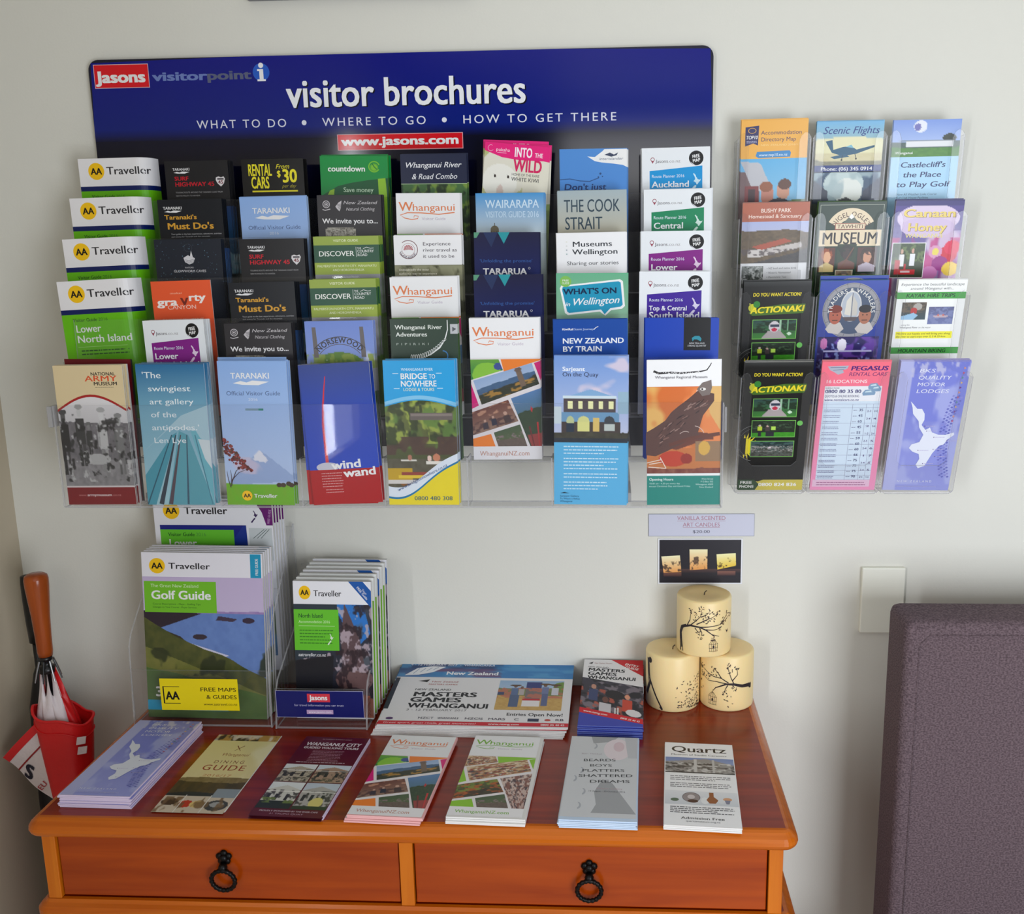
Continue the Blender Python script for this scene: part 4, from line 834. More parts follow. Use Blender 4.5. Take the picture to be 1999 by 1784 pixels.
def c_lodges(h=210):
    a = Art(99, h, None); a.photo(0, 0, 99, h, [('g', (116, 124, 206), (150, 156, 222)), ('e', .55, .25, .5, .2, (124, 132, 214)), ('n', (170, 176, 228), 4, .58, 3, (.1, .95)), ('r', 0, 0, .19, 1, (176, 180, 226)), ('n', (190, 190, 222), 16, .58, 5, (0, .12))], 30, 60)
    for i in range(26): 
        y = 52+i*5.2; w = 2+10*sin(i/25*pi)
        for j in range(4): a.quad([(84+j*4-w, y+(j % 2)*2.6), (86.4+j*4-w, y+1.4+(j % 2)*2.6), (84.4+j*4-w, y+3.4+(j % 2)*2.6), (82+j*4-w, y+2+(j % 2)*2.6)], (104, 108, 190) if (i+j) % 3 else (140, 140, 210))
    for i in range(12): a.quad([(90-i*.4, 8+i*7.6), (93-i*.4, 10+i*7.6), (90-i*.4, 12+i*7.6)], ((214, 150, 130), (190, 90, 120), (90, 150, 150), (220, 180, 120), (120, 60, 140))[i % 5])
    W_ = (226, 228, 246)
    for i, (t, w) in enumerate((('BKS', 23), ('QUALITY', 47), ('MOTOR', 40), ('LODGES', 47))): a.text(t, 27, 17+i*10.6, 5.6, W_, w=w, b=.6, sh=.12)
    N_ = [(22, 62), (26, 66), (33, 74), (40, 74), (45, 82), (46, 92), (43, 100), (50, 108), (56, 104), (60, 112), (70, 116), (80, 116), (92, 112), (93, 116), (84, 124), (80, 132), (74, 134), (66, 146), (62, 156), (57, 168), (48, 172), (44, 166), (48, 156), (46, 148), (36, 144), (30, 138), (33, 132), (44, 128), (48, 116), (40, 104), (38, 94), (28, 82), (26, 72)]
    a.quad(N_, (226, 230, 244))
    for x, y in ((48, 102), (52, 110), (64, 120), (84, 126), (44, 142), (66, 140), (70, 152), (54, 164)): a.disc(x, y, .8, (110, 90, 150), n=8); a.lines(x+2, y-.5, x+16, 1, 2, .8, (190, 184, 220), int(x))
    a.text('NEW ZEALAND', 20, 196, 3.4, W_, w=52, b=.8, sp=.3); a.text('www.bksmotorlodges.co.nz', 20, 204, 2.8, (190, 190, 230), w=60)
    return a
def c_dining():
    a = Art(99, 210, None)
    a.photo(0, 0, 99, 210, [('g', (226, 214, 150), (222, 206, 160)), ('n', (236, 228, 186), 2, .5, 3, (.1, .6)), ('r', 0, 0, 1, .09, (70, 56, 40)), ('n', (206, 160, 80), 9, .52, 4, (0, .09), 1), ('n', (226, 216, 200), 8, .62, 9, (0, .09)), ('h', .58, .02, 3, (150, 130, 90), (110, 90, 50), 4), ('h', .64, .02, 3, (96, 74, 40), (60, 50, 34), 6), ('h', .77, .02, 4, (30, 30, 34), (50, 50, 54), 8), ('r', 0, .81, 1, 1, (206, 190, 170)), ('e', .14, .88, .12, .04, (70, 44, 30)), ('e', .38, .9, .1, .04, (190, 50, 30)), ('e', .54, .9, .1, .04, (220, 190, 120)), ('r', .66, .72, 1, .82, (140, 150, 160)), ('e', .82, .91, .16, .06, (60, 60, 64)), ('e', .82, .9, .1, .03, (160, 160, 160)), ('n', (120, 90, 60), 12, .62, 3, (.82, 1)), ('r', .645, .8, .66, 1, (230, 226, 220)), ('r', .3, .8, .31, 1, (230, 226, 220))], 60, 110)
    B_ = (120, 50, 44)
    a.line([(44, 33), (54, 48)], 1.6, B_, .8); a.line([(55, 33), (45, 48)], 1.6, B_, .8); a.text('Wanganui', 30, 63, 8, (150, 90, 60), w=42, sh=.3); a.text('DINING', 28, 84, 8, B_, w=46, sp=.25); a.text('GUIDE', 18, 103, 14, (150, 34, 30), w=64, b=.6, sp=.1); a.text('2016/17', 28, 120, 6, (200, 140, 90), w=42, b=.6)
    return a
def c_walking():
    a = Art(99, 210, (90, 10, 30)); W_ = (230, 224, 228)
    a.text('SATURDAY SUNDAY DAILY', 28, 8, 2.6, (190, 170, 180), w=46); a.text('WANGANUI CITY', 8, 26, 9, W_, w=84, b=2.6, sh=.1); a.text('GUIDED WALKING TOURS', 8, 35, 5.6, W_, w=84, b=2)
    for i in range(4): a.lines(26, 41+i*8, 74, 2, 3.4, 1.2, (170, 130, 146), i+3)
    a.lines(12, 73, 86, 1, 3, 1.6, (200, 180, 190), 8)
    def hse(s, sk, wl): return [('g', sk, (200, 204, 206)), ('t', [(0, .3), (.5, .12), (1, .3), (1, 1), (0, 1)], wl), ('n', (60, 54, 54), 9, .58, s, (.3, 1)), ('r', .1, .45, .2, .7, (50, 46, 50)), ('r', .35, .45, .45, .7, (50, 46, 50)), ('r', .65, .45, .75, .7, (50, 46, 50)), ('r', 0, .34, 1, .37, (236, 232, 226)), ('n', (90, 84, 70), 14, .6, s+5, (.75, 1))]
    a.photo(1, 80, 48, 126, hse(1, (226, 230, 232), (180, 168, 150)), 34); a.photo(50, 80, 98, 126, hse(4, (206, 216, 226), (170, 140, 120)), 34)
    a.photo(1, 128, 48, 192, hse(7, (226, 230, 232), (206, 204, 196))+[('r', 0, .72, 1, 1, (36, 44, 36)), ('n', (110, 130, 60), 8, .6, 3, (.6, .8))], 34); a.photo(50, 128, 98, 192, hse(9, (190, 200, 214), (176, 170, 166))+[('e', .6, .75, .2, .2, (214, 200, 120)), ('r', 0, .88, 1, 1, (50, 60, 40))], 34)
    a.text('PROUDLY SPONSORED BY THE RIVER CAFE', 10, 199, 3, (214, 196, 206), w=80, b=.8); a.text('31 TAUPO QUAY', 26, 205, 3, (190, 160, 176), w=46)
    return a
def c_beards():
    a = Art(99, 210, (206, 208, 212)); D = (46, 48, 54)
    a.quad([(30, 0), (70, 0), (62, 14), (34, 20)], (160, 162, 166)); a.disc(70, 36, 20, (226, 214, 220), ry=30); a.disc(72, 28, 8, (214, 190, 198), ry=14); a.quad([(99, 0), (99, 60), (86, 60), (80, 0)], (190, 192, 198))
    a.quad([(52, 118), (66, 128), (99, 200), (40, 200), (46, 180), (42, 150)], (160, 162, 166)); 
    for x, y in ((36, 28), (12, 118), (26, 150), (22, 184), (20, 96)): a.disc(x, y, 4.5, (170, 174, 182), ry=8, a0=-90, a1=90); a.disc(x-1.5, y-1, 3.5, (206, 208, 212), ry=6)
    a.text('Ben Mikkel', 18, 52, 3.4, (170, 160, 170), w=30)
    for i, (t, x, w) in enumerate((('BEARDS', 22, 47), ('BOYS', 32, 32), ('PLATTERS', 22, 60), ('SHATTERED', 18, 76), ('DREAMS', 34, 56))): a.text(t, x, 72+i*14, 6.6, D, w=w, b=.8, rot=3)
    a.text('13 August - 30 October 2016', 34, 150, 3, (80, 80, 90), w=50, b=.4); a.text('Sarjeant Gallery', 44, 143, 3, (190, 160, 170), w=36)
    return a
def c_quartz():
    a = Art(99, 210, (242, 242, 244)); D = (24, 24, 28)
    a.text('Quartz', 9, 26, 16, D, w=80, b=1.4); a.text('Museum of Studio Ceramics', 9, 36, 4, D, w=80, b=.5)
    a.photo(1, 42, 98, 84, [('g', (120, 140, 190), (170, 180, 206)), ('t', [(0, .3), (.6, .05), (1, .4), (1, 1), (0, 1)], (150, 146, 144)), ('r', 0, .35, .7, .42, (70, 66, 66)), ('r', 0, .58, 1, .64, (80, 76, 76)), ('n', (60, 56, 58), 16, .56, 3, (.4, 1)), ('n', (214, 212, 210), 14, .6, 6, (.3, 1)), ('r', .42, .1, .46, 1, (200, 198, 196)), ('r', .68, .1, .72, 1, (190, 188, 186)), ('r', 0, .92, 1, 1, (50, 50, 54))], 60)
    a.lines(8, 92, 92, 3, 4.4, 1.8, (110, 110, 116), 3); a.lines(8, 110, 92, 3, 4.4, 1.8, (110, 110, 116), 5)
    a.rect(1, 130, 98, 163, (226, 228, 232), (206, 210, 216))
    a.disc(36, 145, 12, (150, 140, 140), ry=12); a.ring(36, 145, 12, .8, (90, 84, 90)); a.disc(36, 144, 5, (206, 196, 196)); a.disc(38, 154, 7, (80, 50, 40), ry=4); a.disc(14, 152, 5.5, (90, 110, 90), ry=4); a.disc(54, 152, 5, (230, 232, 234), ry=8); a.quad([(60, 132), (66, 132), (66, 142), (72, 150), (68, 158), (60, 158), (56, 150), (60, 142)], (150, 90, 50)); a.disc(76, 152, 5, (220, 222, 226)); a.disc(84, 147, 6, (214, 160, 120), ry=4); a.quad([(80, 149), (88, 149), (86, 158), (82, 158)], (130, 130, 150))
    a.lines(8, 168, 92, 4, 4.2, 1.8, (90, 90, 96), 8)
    a.text('Admission Free', 22, 196, 5, D, w=56, b=1.2); a.text('quartzmuseum.org.nz', 28, 202, 3.2, (90, 90, 96), w=44)
    return a
def c_news():
    a = Art(306, 212, (226, 224, 226)); D = (26, 26, 34)
    a.rect(0, 0, 7, 160, (40, 44, 60)); a.rect(0, 0, 306, 52, (70, 130, 190), (60, 110, 170)); a.photo(0, 0, 306, 52, [('g', (24, 44, 90), (90, 130, 180)), ('n', (50, 130, 190), 4, .5, 3, (0, 1)), ('n', (110, 70, 110), 4, .6, 7, (.4, 1)), ('r', .6, 0, 1, 1, (54, 124, 186)), ('n', (80, 150, 200), 6, .55, 9, (0, 1))], 40)
    a.text('4 - 12 FEBRUARY 2017  -  WHANGANUI', 16, 10, 6, (226, 226, 236), w=150, b=1)
    a.quad([(12, 46), (30, 20), (56, 12), (80, 14), (60, 34), (36, 44)], (236, 236, 240)); 
    for i in range(4): a.line([(26+i*11, 40-i*5), (34+i*11, 22-i*2)], 1, (70, 110, 160))
    a.text('New Zealand', 84, 42, 11, (236, 236, 240), w=92, b=3)
    a.rect(0, 52, 306, 55, (226, 224, 226)); a.quad([(40, 66), (60, 60), (56, 70)], BLK); a.text('New Zealand', 64, 70, 5, (170, 60, 60), w=46, b=1); a.text('MASTERS GAMES', 60, 79, 4, (170, 60, 60), w=50, b=1)
    a.text('NEW ZEALAND', 40, 98, 6, D, w=62, b=1.4); a.text('MASTERS', 40, 118, 14, D, w=108, b=3.4); a.text('GAMES', 38, 136, 14, D, w=86, b=3.4); a.text('WHANGANUI', 38, 155, 14, D, w=134, b=3.4); a.text('3 - 12 FEBRUARY 2017', 38, 165, 6, (120, 116, 120), w=100)
    a.photo(182, 60, 292, 158, [('g', (150, 180, 214), (206, 214, 222)), ('h', .28, .03, 3, (130, 140, 90), (110, 120, 70), 5), ('h', .52, .01, 3, (190, 150, 84), (206, 170, 100), 7), ('e', .98, .2, .14, .16, (110, 140, 60)), ('r', .42, .05, .66, .65, (120, 110, 110)), ('r', .42, .05, .66, .25, (50, 60, 120)), ('n', (190, 110, 90), 12, .55, 3, (.25, .6)), ('p', .26, .2, .07, (110, 80, 70), (90, 110, 150)), ('p', .36, .24, .06, (110, 80, 70), (180, 170, 170)), ('p', .72, .16, .07, (110, 80, 70), (110, 120, 160)), ('p', .88, .18, .07, (110, 80, 70), (200, 200, 210)), ('r', .2, .5, .34, .9, (80, 96, 130)), ('r', .68, .45, .78, .85, (90, 100, 140)), ('e', .26, .17, .09, .03, (90, 60, 40)), ('e', .72, .12, .09, .03, (100, 70, 40)), ('e', .88, .14, .09, .03, (90, 60, 40)), ('r', .4, .66, .66, .88, (230, 224, 224)), ('r', .4, .62, .66, .68, (190, 40, 50)), ('r', 0, .4, .1, .5, (60, 70, 110))], 70)
    a.text('Entries Open Now!', 204, 176, 9, D, w=92, b=1.6)
    for i, (t, x, w) in enumerate((('NZCT', 62, 26), ('WHANGANUI', 94, 34), ('NZCIS', 138, 30), ('MARS', 176, 28), ('C', 218, 8), ('ONE', 244, 12), ('RB', 284, 14))): a.text(t, x, 190, 6, (70, 60, 80), w=w, b=1.4)
    a.rect(240, 184, 258, 193, (40, 50, 80)); a.disc(16, 190, 6, (90, 60, 110), ry=4); a.disc(272, 188, 5, (190, 70, 60), ry=3)
    a.rect(0, 197, 306, 208, (200, 30, 50)); a.text('Great sport, great rivals, great memories!', 8, 205, 5, (240, 200, 206), w=150, sh=.15, b=.6); a.text('www.nzmg.com', 178, 205, 5, WHT, w=50, b=1.4); a.text('0800 35 40 45', 262, 205, 5, WHT, w=38, b=1)
    return a
def c_entry():
    a = Art(100, 214, (228, 226, 228)); D = (26, 26, 34)
    a.quad([(46, 0), (100, 0), (100, 56)], (200, 30, 40)); a.text('ENTRY', 80, 22, 7, WHT, w=24, b=2, al='c', rot=-20); a.text('GUIDE', 80, 32, 7, WHT, w=24, b=2, al='c', rot=-20)
    a.quad([(8, 14), (16, 8), (14, 16)], BLK); a.text('New Zealand Masters', 18, 15, 4, (150, 90, 90), w=30)
    a.text('NEW ZEALAND', 8, 28, 4, D, w=34, b=1, rot=-3); a.text('MASTERS', 8, 40, 10, D, w=62, b=3, rot=-4); a.text('GAMES', 8, 53, 10, D, w=48, b=3, rot=-4); a.text('WHANGANUI', 8, 66, 10, D, w=80, b=3, rot=-4)
    G = [('g', (60, 56, 70), (50, 46, 54)), ('n', (130, 120, 130), 6, .55, 3, (0, 1)), ('n', (30, 28, 36), 7, .55, 6, (0, 1)), ('n', (190, 90, 70), 8, .66, 8, (.3, 1)), ('p', .2, .25, .1, (190, 140, 120), (60, 70, 110)), ('p', .75, .4, .1, (220, 150, 120), (196, 70, 50)), ('p', .4, .6, .12, (110, 70, 60), (200, 196, 200)), ('e', .55, .4, .16, .14, (34, 30, 36)), ('r', .55, .8, .57, 1, (220, 220, 220)), ('r', .6, .78, .62, 1, (220, 220, 220)), ('e', .85, .85, .12, .1, (216, 212, 214))]
    a.photo(0, 0, 0, 0, G, 60, 70, quad=[(0, 62), (100, 92), (100, 196), (0, 160)])
    a.quad([(0, 158), (100, 192), (100, 206), (0, 174)], (206, 24, 40)); a.text('www.nzmg.com', 6, 171, 5, WHT, w=40, b=1.4, rot=-18); a.text('0800 35 40 45', 64, 191, 4.6, WHT, w=32, b=1, rot=-18)
    a.quad([(0, 174), (100, 206), (100, 214), (0, 214)], (60, 70, 170))
    return a
def c_golfmag():
    a = Art(180, 262, None)
    S = [('g', (196, 180, 214), (206, 196, 222)), ('h', .235, .012, 5, (146, 120, 176), (170, 146, 190), 4), ('h', .27, .004, 3, (96, 120, 184), (120, 150, 206), 6), ('n', (150, 176, 220), 14, .6, 3, (.27, .6), 6), ('h', .255, .0, 1, (96, 124, 186), (110, 140, 200), 9),
         ('t', [(0, .24), (.3, .235), (.6, .27), (.78, .32), (.6, .36), (.3, .38), (.1, .37), (0, .4)], (50, 40, 50)), ('t', [(.62, .27), (.78, .29), (.74, .31), (.6, .3)], (70, 56, 74)), ('e', .87, .3, .05, .02, (60, 48, 66)), ('t', [(0, .4), (.15, .37), (.3, .42), (.36, .47), (.2, .5), (0, .52)], (60, 54, 44)), ('e', .46, .42, .06, .02, (60, 50, 60)),
         ('t', [(.2, .5), (.36, .46), (.7, .55), (.5, .6), (.2, .56)], (206, 206, 226)), ('h', .5, .03, 3, (66, 74, 40), (96, 96, 50), 11, .42), ('h', .66, .03, 2, (104, 110, 54), (130, 126, 66), 12, .3), ('h', .73, .02, 2, (84, 112, 56), (72, 100, 50), 13, .2), ('n', (50, 56, 36), 8, .6, 5, (.5, .7))]
    a.photo(0, 38, 180, 262, S, 140, 180)
    a.rect(0, 0, 180, 38, (234, 232, 240)); aa(a, 23, 21, 12); a.text('Traveller', 40, 25.5, 9.4, (46, 44, 50), w=62, b=1.6)
    a.rect(162, 1, 178, 38, (26, 150, 190)); a.text('FREE GUIDE', 173.5, 34, 4, WHT, w=26, b=1.4, rot=90)
    a.rect(2, 45, 110, 94, (116, 190, 44)); a.text('The Great New Zealand', 12, 54.5, 5, (216, 236, 190), w=72); a.text('Golf Guide', 12, 73, 13, WHT, w=90, b=2.4); a.text('Course Descriptions - Maps - Golfing Tips', 14, 82, 2.6, (30, 80, 30), w=72); a.text('Changes to Your Course - Player Services', 14, 87, 2.6, (30, 80, 30), w=66)
    a.text('39', 12, 228, 15, WHT, w=26, b=3); a.rect(0, 234, 122, 250, (24, 150, 190)); a.text('aatraveller.co.nz', 34, 244, 5, (200, 232, 240), w=52, b=1)
    return a
def c_lowermag():
    a = Art(186, 262, (236, 236, 242)); aa(a, 28, 14, 13); a.text('Traveller', 48, 19, 10.6, (40, 38, 44), w=68, b=1.8)
    a.quad([(160, 0), (186, 0), (186, 36), (176, 36), (170, 16)], (104, 20, 110)); a.text('FREE GUIDE', 181, 34, 3.6, (210, 170, 214), w=22, rot=80); nz_map(a, 158, 20, .4, (60, 40, 90))
    a.rect(8, 36, 140, 60, (22, 34, 130)); a.quad([(140, 36), (144, 36), (146, 110), (110, 110), (124, 56)], (24, 50, 140)); a.rect(8, 43, 124, 90, (104, 196, 50)); a.rect(148, 40, 184, 90, (206, 212, 214))
    for i in range(3): a.line([(154+i*6, 56), (172+i*4, 42)], .8, (60, 80, 80))
    a.text('Visitor Guide', 20, 53, 5.4, (20, 70, 30), w=42, b=1.4); a.text('2016', 64, 53, 5.2, (80, 150, 60), w=16); a.text('Lower', 20, 69, 11, WHT, w=44, b=2); a.text('North Island', 20, 84, 11, WHT, w=88, b=2)
    a.photo(8, 100, 180, 240, [('g', (120, 170, 220), (190, 210, 230)), ('h', .4, .1, 3, (60, 90, 60), (90, 120, 70), 4), ('h', .8, .03, 3, (40, 90, 140), (90, 150, 190), 6)], 16)
    return a
def c_northmag():
    a = Art(118, 180, (30, 30, 36))
    a.photo(0, 30, 118, 180, [('g', (60, 66, 80), (30, 30, 40)), ('t', [(.56, 0), (.9, 0), (.98, .25), (.76, .42), (.5, .1)], (50, 120, 200)), ('n', (90, 96, 106), 4, .6, 3, (0, .6)), ('t', [(.58, 0), (.66, 0), (.84, .3), (.98, .9), (.5, .9), (.6, .3)], (96, 76, 80)), ('e', .76, .66, .24, .12, (110, 84, 84)), ('e', .72, .92, .36, .14, (130, 80, 66)), ('e', .74, .78, .14, .05, (66, 50, 56)), ('n', (186, 170, 180), 16, .6, 5, (.02, .6)), ('n', (50, 38, 44), 14, .58, 9, (0, 1)), ('t', [(0, .5), (.5, .45), (.45, 1), (0, 1)], (34, 34, 40)), ('t', [(0, 0), (.56, 0), (.6, .4), (0, .5)], (50, 60, 70)), ('n', (190, 100, 70), 9, .62, 11, (.8, 1))], 110, 140)
    a.rect(0, 0, 118, 30, (238, 238, 244)); aa(a, 17.5, 15, 9); a.text('Traveller', 31, 19.5, 7.6, (46, 44, 50), w=42, b=1.6)
    a.quad([(84, 0), (106, 0), (118, 12), (118, 34)], (30, 90, 170)); a.text('Your', 104, 11, 3, WHT, w=9, rot=-45); a.text('FREE Guide', 96, 8, 3.4, WHT, w=22, b=1.2, rot=-47)
    a.rect(0, 37, 68, 91, (104, 196, 50)); a.text('North Island', 7, 48, 5.4, (20, 70, 40), w=37, b=1.4); a.text('Accommodation 2016', 7, 55, 3.6, (206, 240, 180), w=48, b=.8); a.rect(7, 58.5, 62, 59, (200, 236, 170)); a.lines(8, 64, 60, 5, 4.2, 1.3, (60, 130, 40), 3); nz_map(a, 55, 74, .32, (226, 240, 220))
    a.text('aatraveller.co.nz', 5, 99, 4.2, (220, 222, 226), w=42, b=1.6, sh=.1)
    return a
def c_greenmag():
    a = Art(118, 180, (236, 238, 236)); a.rect(0, 30, 118, 180, (120, 180, 50)); aa(a, 17.5, 15, 9); return a
def c_plain(w, h, c):
    def f(): return Art(w, h, c)
    return f
def c_candleplate():
    a = Art(206, 40, (206, 208, 226)); a.frame(0, 0, 206, 40, 1, (160, 164, 180)); C = (176, 120, 140)
    a.text('VANILLA SCENTED', 103, 11, 7, C, w=94, al='c', b=.4); a.rect(56, 12.4, 150, 12.9, C); a.text('ART CANDLES', 103, 22.5, 7, C, w=72, al='c', b=.4); a.rect(67, 24, 139, 24.5, C); a.text('$20.00', 103, 34, 5, (90, 90, 110), w=34, al='c', b=.6)
    return a
def c_candlephoto():
    a = Art(150, 84, (232, 234, 240)); a.rect(2.5, 2.5, 147.5, 81.5, (40, 38, 46)); a.rect(2.5, 56, 147.5, 63, (84, 60, 60), (50, 42, 48))
    for q, c in (([(6, 33), (39, 31), (42, 62), (10, 63)], 0), ([(56, 20), (88, 20), (88, 56), (57, 58)], 1), ([(104, 29), (138, 27), (139, 50), (130, 57), (106, 57)], 2)):
        x0, x1, y0, y1 = min(p[0] for p in q), max(p[0] for p in q), min(p[1] for p in q), max(p[1] for p in q)
        a.photo(0, 0, 0, 0, [('g', (250, 244, 200), (232, 160, 90)), ('n', (80, 60, 50), 7, .62, 3+c, (.35, 1))] if c != 2 else [('g', (250, 246, 190), (236, 200, 70)), ('n', (90, 70, 40), 6, .7, 3, (.3, 1))], 22, 22, quad=[q[0], q[1], q[2], q[-1]])
    a.rect(10, 63, 42, 70, (120, 80, 70), (60, 44, 50)); a.rect(106, 60, 138, 68, (140, 96, 84), (64, 46, 50))
    return a
def c_board(w, h):
    a = Art(w, h, None, 4); a.rect(0, 0, w, 104, (4, 14, 128), (8, 30, 122)); a.rect(0, 104, w, 122, (8, 30, 122), (10, 12, 38)); a.rect(0, 122, w, h, (10, 12, 38), (8, 9, 24))
    a.rect(8, 7, 95, 42, (220, 190, 196)); a.rect(8.9, 7.9, 94.1, 41.1, (222, 20, 34)); a.text('Jasons', 13, 33.5, 16, WHT, w=76, b=4)
    a.text('visitor', 101, 32.5, 12.5, (110, 130, 190), w=85, b=3.4); a.text('point', 186, 32.5, 12.5, (92, 98, 124), w=69, b=3.4)
    a.disc(271.5, 23.5, 13, (36, 92, 196)); a.disc(271.5, 13.5, 3.9, WHT); a.rect(268.6, 19, 274.8, 36, WHT); a.rect(265.5, 19, 274, 21.8, WHT); a.rect(265, 33.6, 278, 36.4, WHT)
    a.text('visitor brochures', 311, 77, 40, (10, 12, 30), w=370, b=1.8); a.text('visitor brochures', 309, 75.4, 40, (240, 242, 246), w=370, b=1.8)
    W_ = (226, 228, 240)
    a.text('WHAT TO DO', 164, 104.2, 12, W_, w=142, b=.3, sp=.16); a.disc(333.5, 98.5, 3.8, W_, n=16); a.text('WHERE TO GO', 362, 104.2, 12, W_, w=162, b=.3, sp=.16); a.disc(552, 98.5, 3.8, W_, n=16); a.text('HOW TO GET THERE', 580, 104.4, 12, W_, w=236, b=.3, sp=.16)
    a.rect(384, 117, 580, 141, (226, 170, 176)); a.rect(385, 118, 579, 140, (216, 20, 34)); a.text('www.jasons.com', 390.5, 133.6, 12.5, WHT, w=183, b=3.6)
    return a

COL.objects.unlink(_to)
# ------------------------------------------------------------------ glyph object is kept only while covers are drawn
_art = {}
def cover_mesh(key, fn, *args, bend=None, step=0.000004):
    if key not in _art:
        _art[key] = fn(*args).mesh('cover_'+key, bend=bend, step=step); 
    return _art[key]

# ------------------------------------------------------------------ the room
X0 = -1.045
def wall(name, x0, x1, y0, y1, z0, z1, m): return struct(box(name, x0, x1, y0, y1, z0, z1, m))
wall('wall_back', X0-.1, 3.0, 0, .1, 0, 2.5, M_wall)
bm = bmesh.new()
WY0, WY1, WZ0, WZ1 = -2.66, -2.21, .84, 2.02
for q in ((-4.4, WY0, 0, 2.5), (WY1, 0, 0, 2.5), (WY0, WY1, 0, WZ0), (WY0, WY1, WZ1, 2.5)): add_box(bm, X0-.1, X0, q[0], q[1], q[2], q[3])
struct(link('wall_left', bm_mesh('wall_left', bm), None, (M_wall_left_shaded,)))
wall('ceiling', X0-.1, 3.0, -4.5, .1, 2.5, 2.6, M_white)
wall('floor', X0-.1, 3.0, -4.5, .1, -.05, 0, M_floor)
struct(box('baseboard_back', X0+.012, 2.9, -.012, 0, 0, .09, M_white, bevel=.003))
struct(box('baseboard_left', X0, X0+.012, -2.0, 0, 0, .09, M_white, bevel=.003))

# picture frame whose lower edge just enters the photograph
pf = thing('picture_frame', (-.40, -.001, 1.911), 'thin grey picture frame above the blue sign, only its lower edge showing', 'picture')
bm = bmesh.new()
for q in ((-.172, .172, 0, .016), (-.172, .172, .264, .28), (-.172, -.156, .016, .264), (.156, .172, .016, .264)): add_box(bm, q[0], q[1], -.014, 0, q[2], q[3])
link('frame', bm_mesh('frame', bm), pf, (mat('frame_grey', (120, 122, 130), .4),))
box('backing', -.156, .156, -.006, 0, .016, .264, M_white, pf)

# ------------------------------------------------------------------ brochures
SHEETS = {}
def page_block(w, h, t, m, sub=None):
    k = (round(w, 4), round(h, 4), t, m.name)
    if k not in SHEETS:
        bm = bmesh.new(); add_box(bm, 0, w, -h, 0, -t, 0); me = bm_mesh('pages', bm); me.materials.append(m); SHEETS[k] = me
    return SHEETS[k]
def brochure(M, w, h, t, cov, edge, label, cat='brochure', group=None, name='brochure', pages=None, fit=None):
    me = pages or page_block(w, h, t, edge)
    o = bpy.data.objects.new(name, me); COL.objects.link(o); o.matrix_world = M
    tag(o, label, cat, group)
    if not cov.materials: cov.materials.append(M_print)
    c = bpy.data.objects.new('cover', cov); COL.objects.link(c); c.parent = o
    if fit: c.scale = (w/fit[0], h/fit[1], 1)
    return o
def dup(o, M, label, group):
    c = o.copy(); COL.objects.link(c); c.matrix_world = M; c['label'] = label
    if group: c['group'] = group
    for ch in o.children:
        d = ch.copy(); COL.objects.link(d); d.parent = c
    return c
T = Matrix.Translation
def upright(x, y, z, rot=0, lean=0):
    return T((x, y, z)) @ Matrix.Rotation(-rot, 4, 'Y') @ Matrix.Rotation(pi/2+lean, 4, 'X')

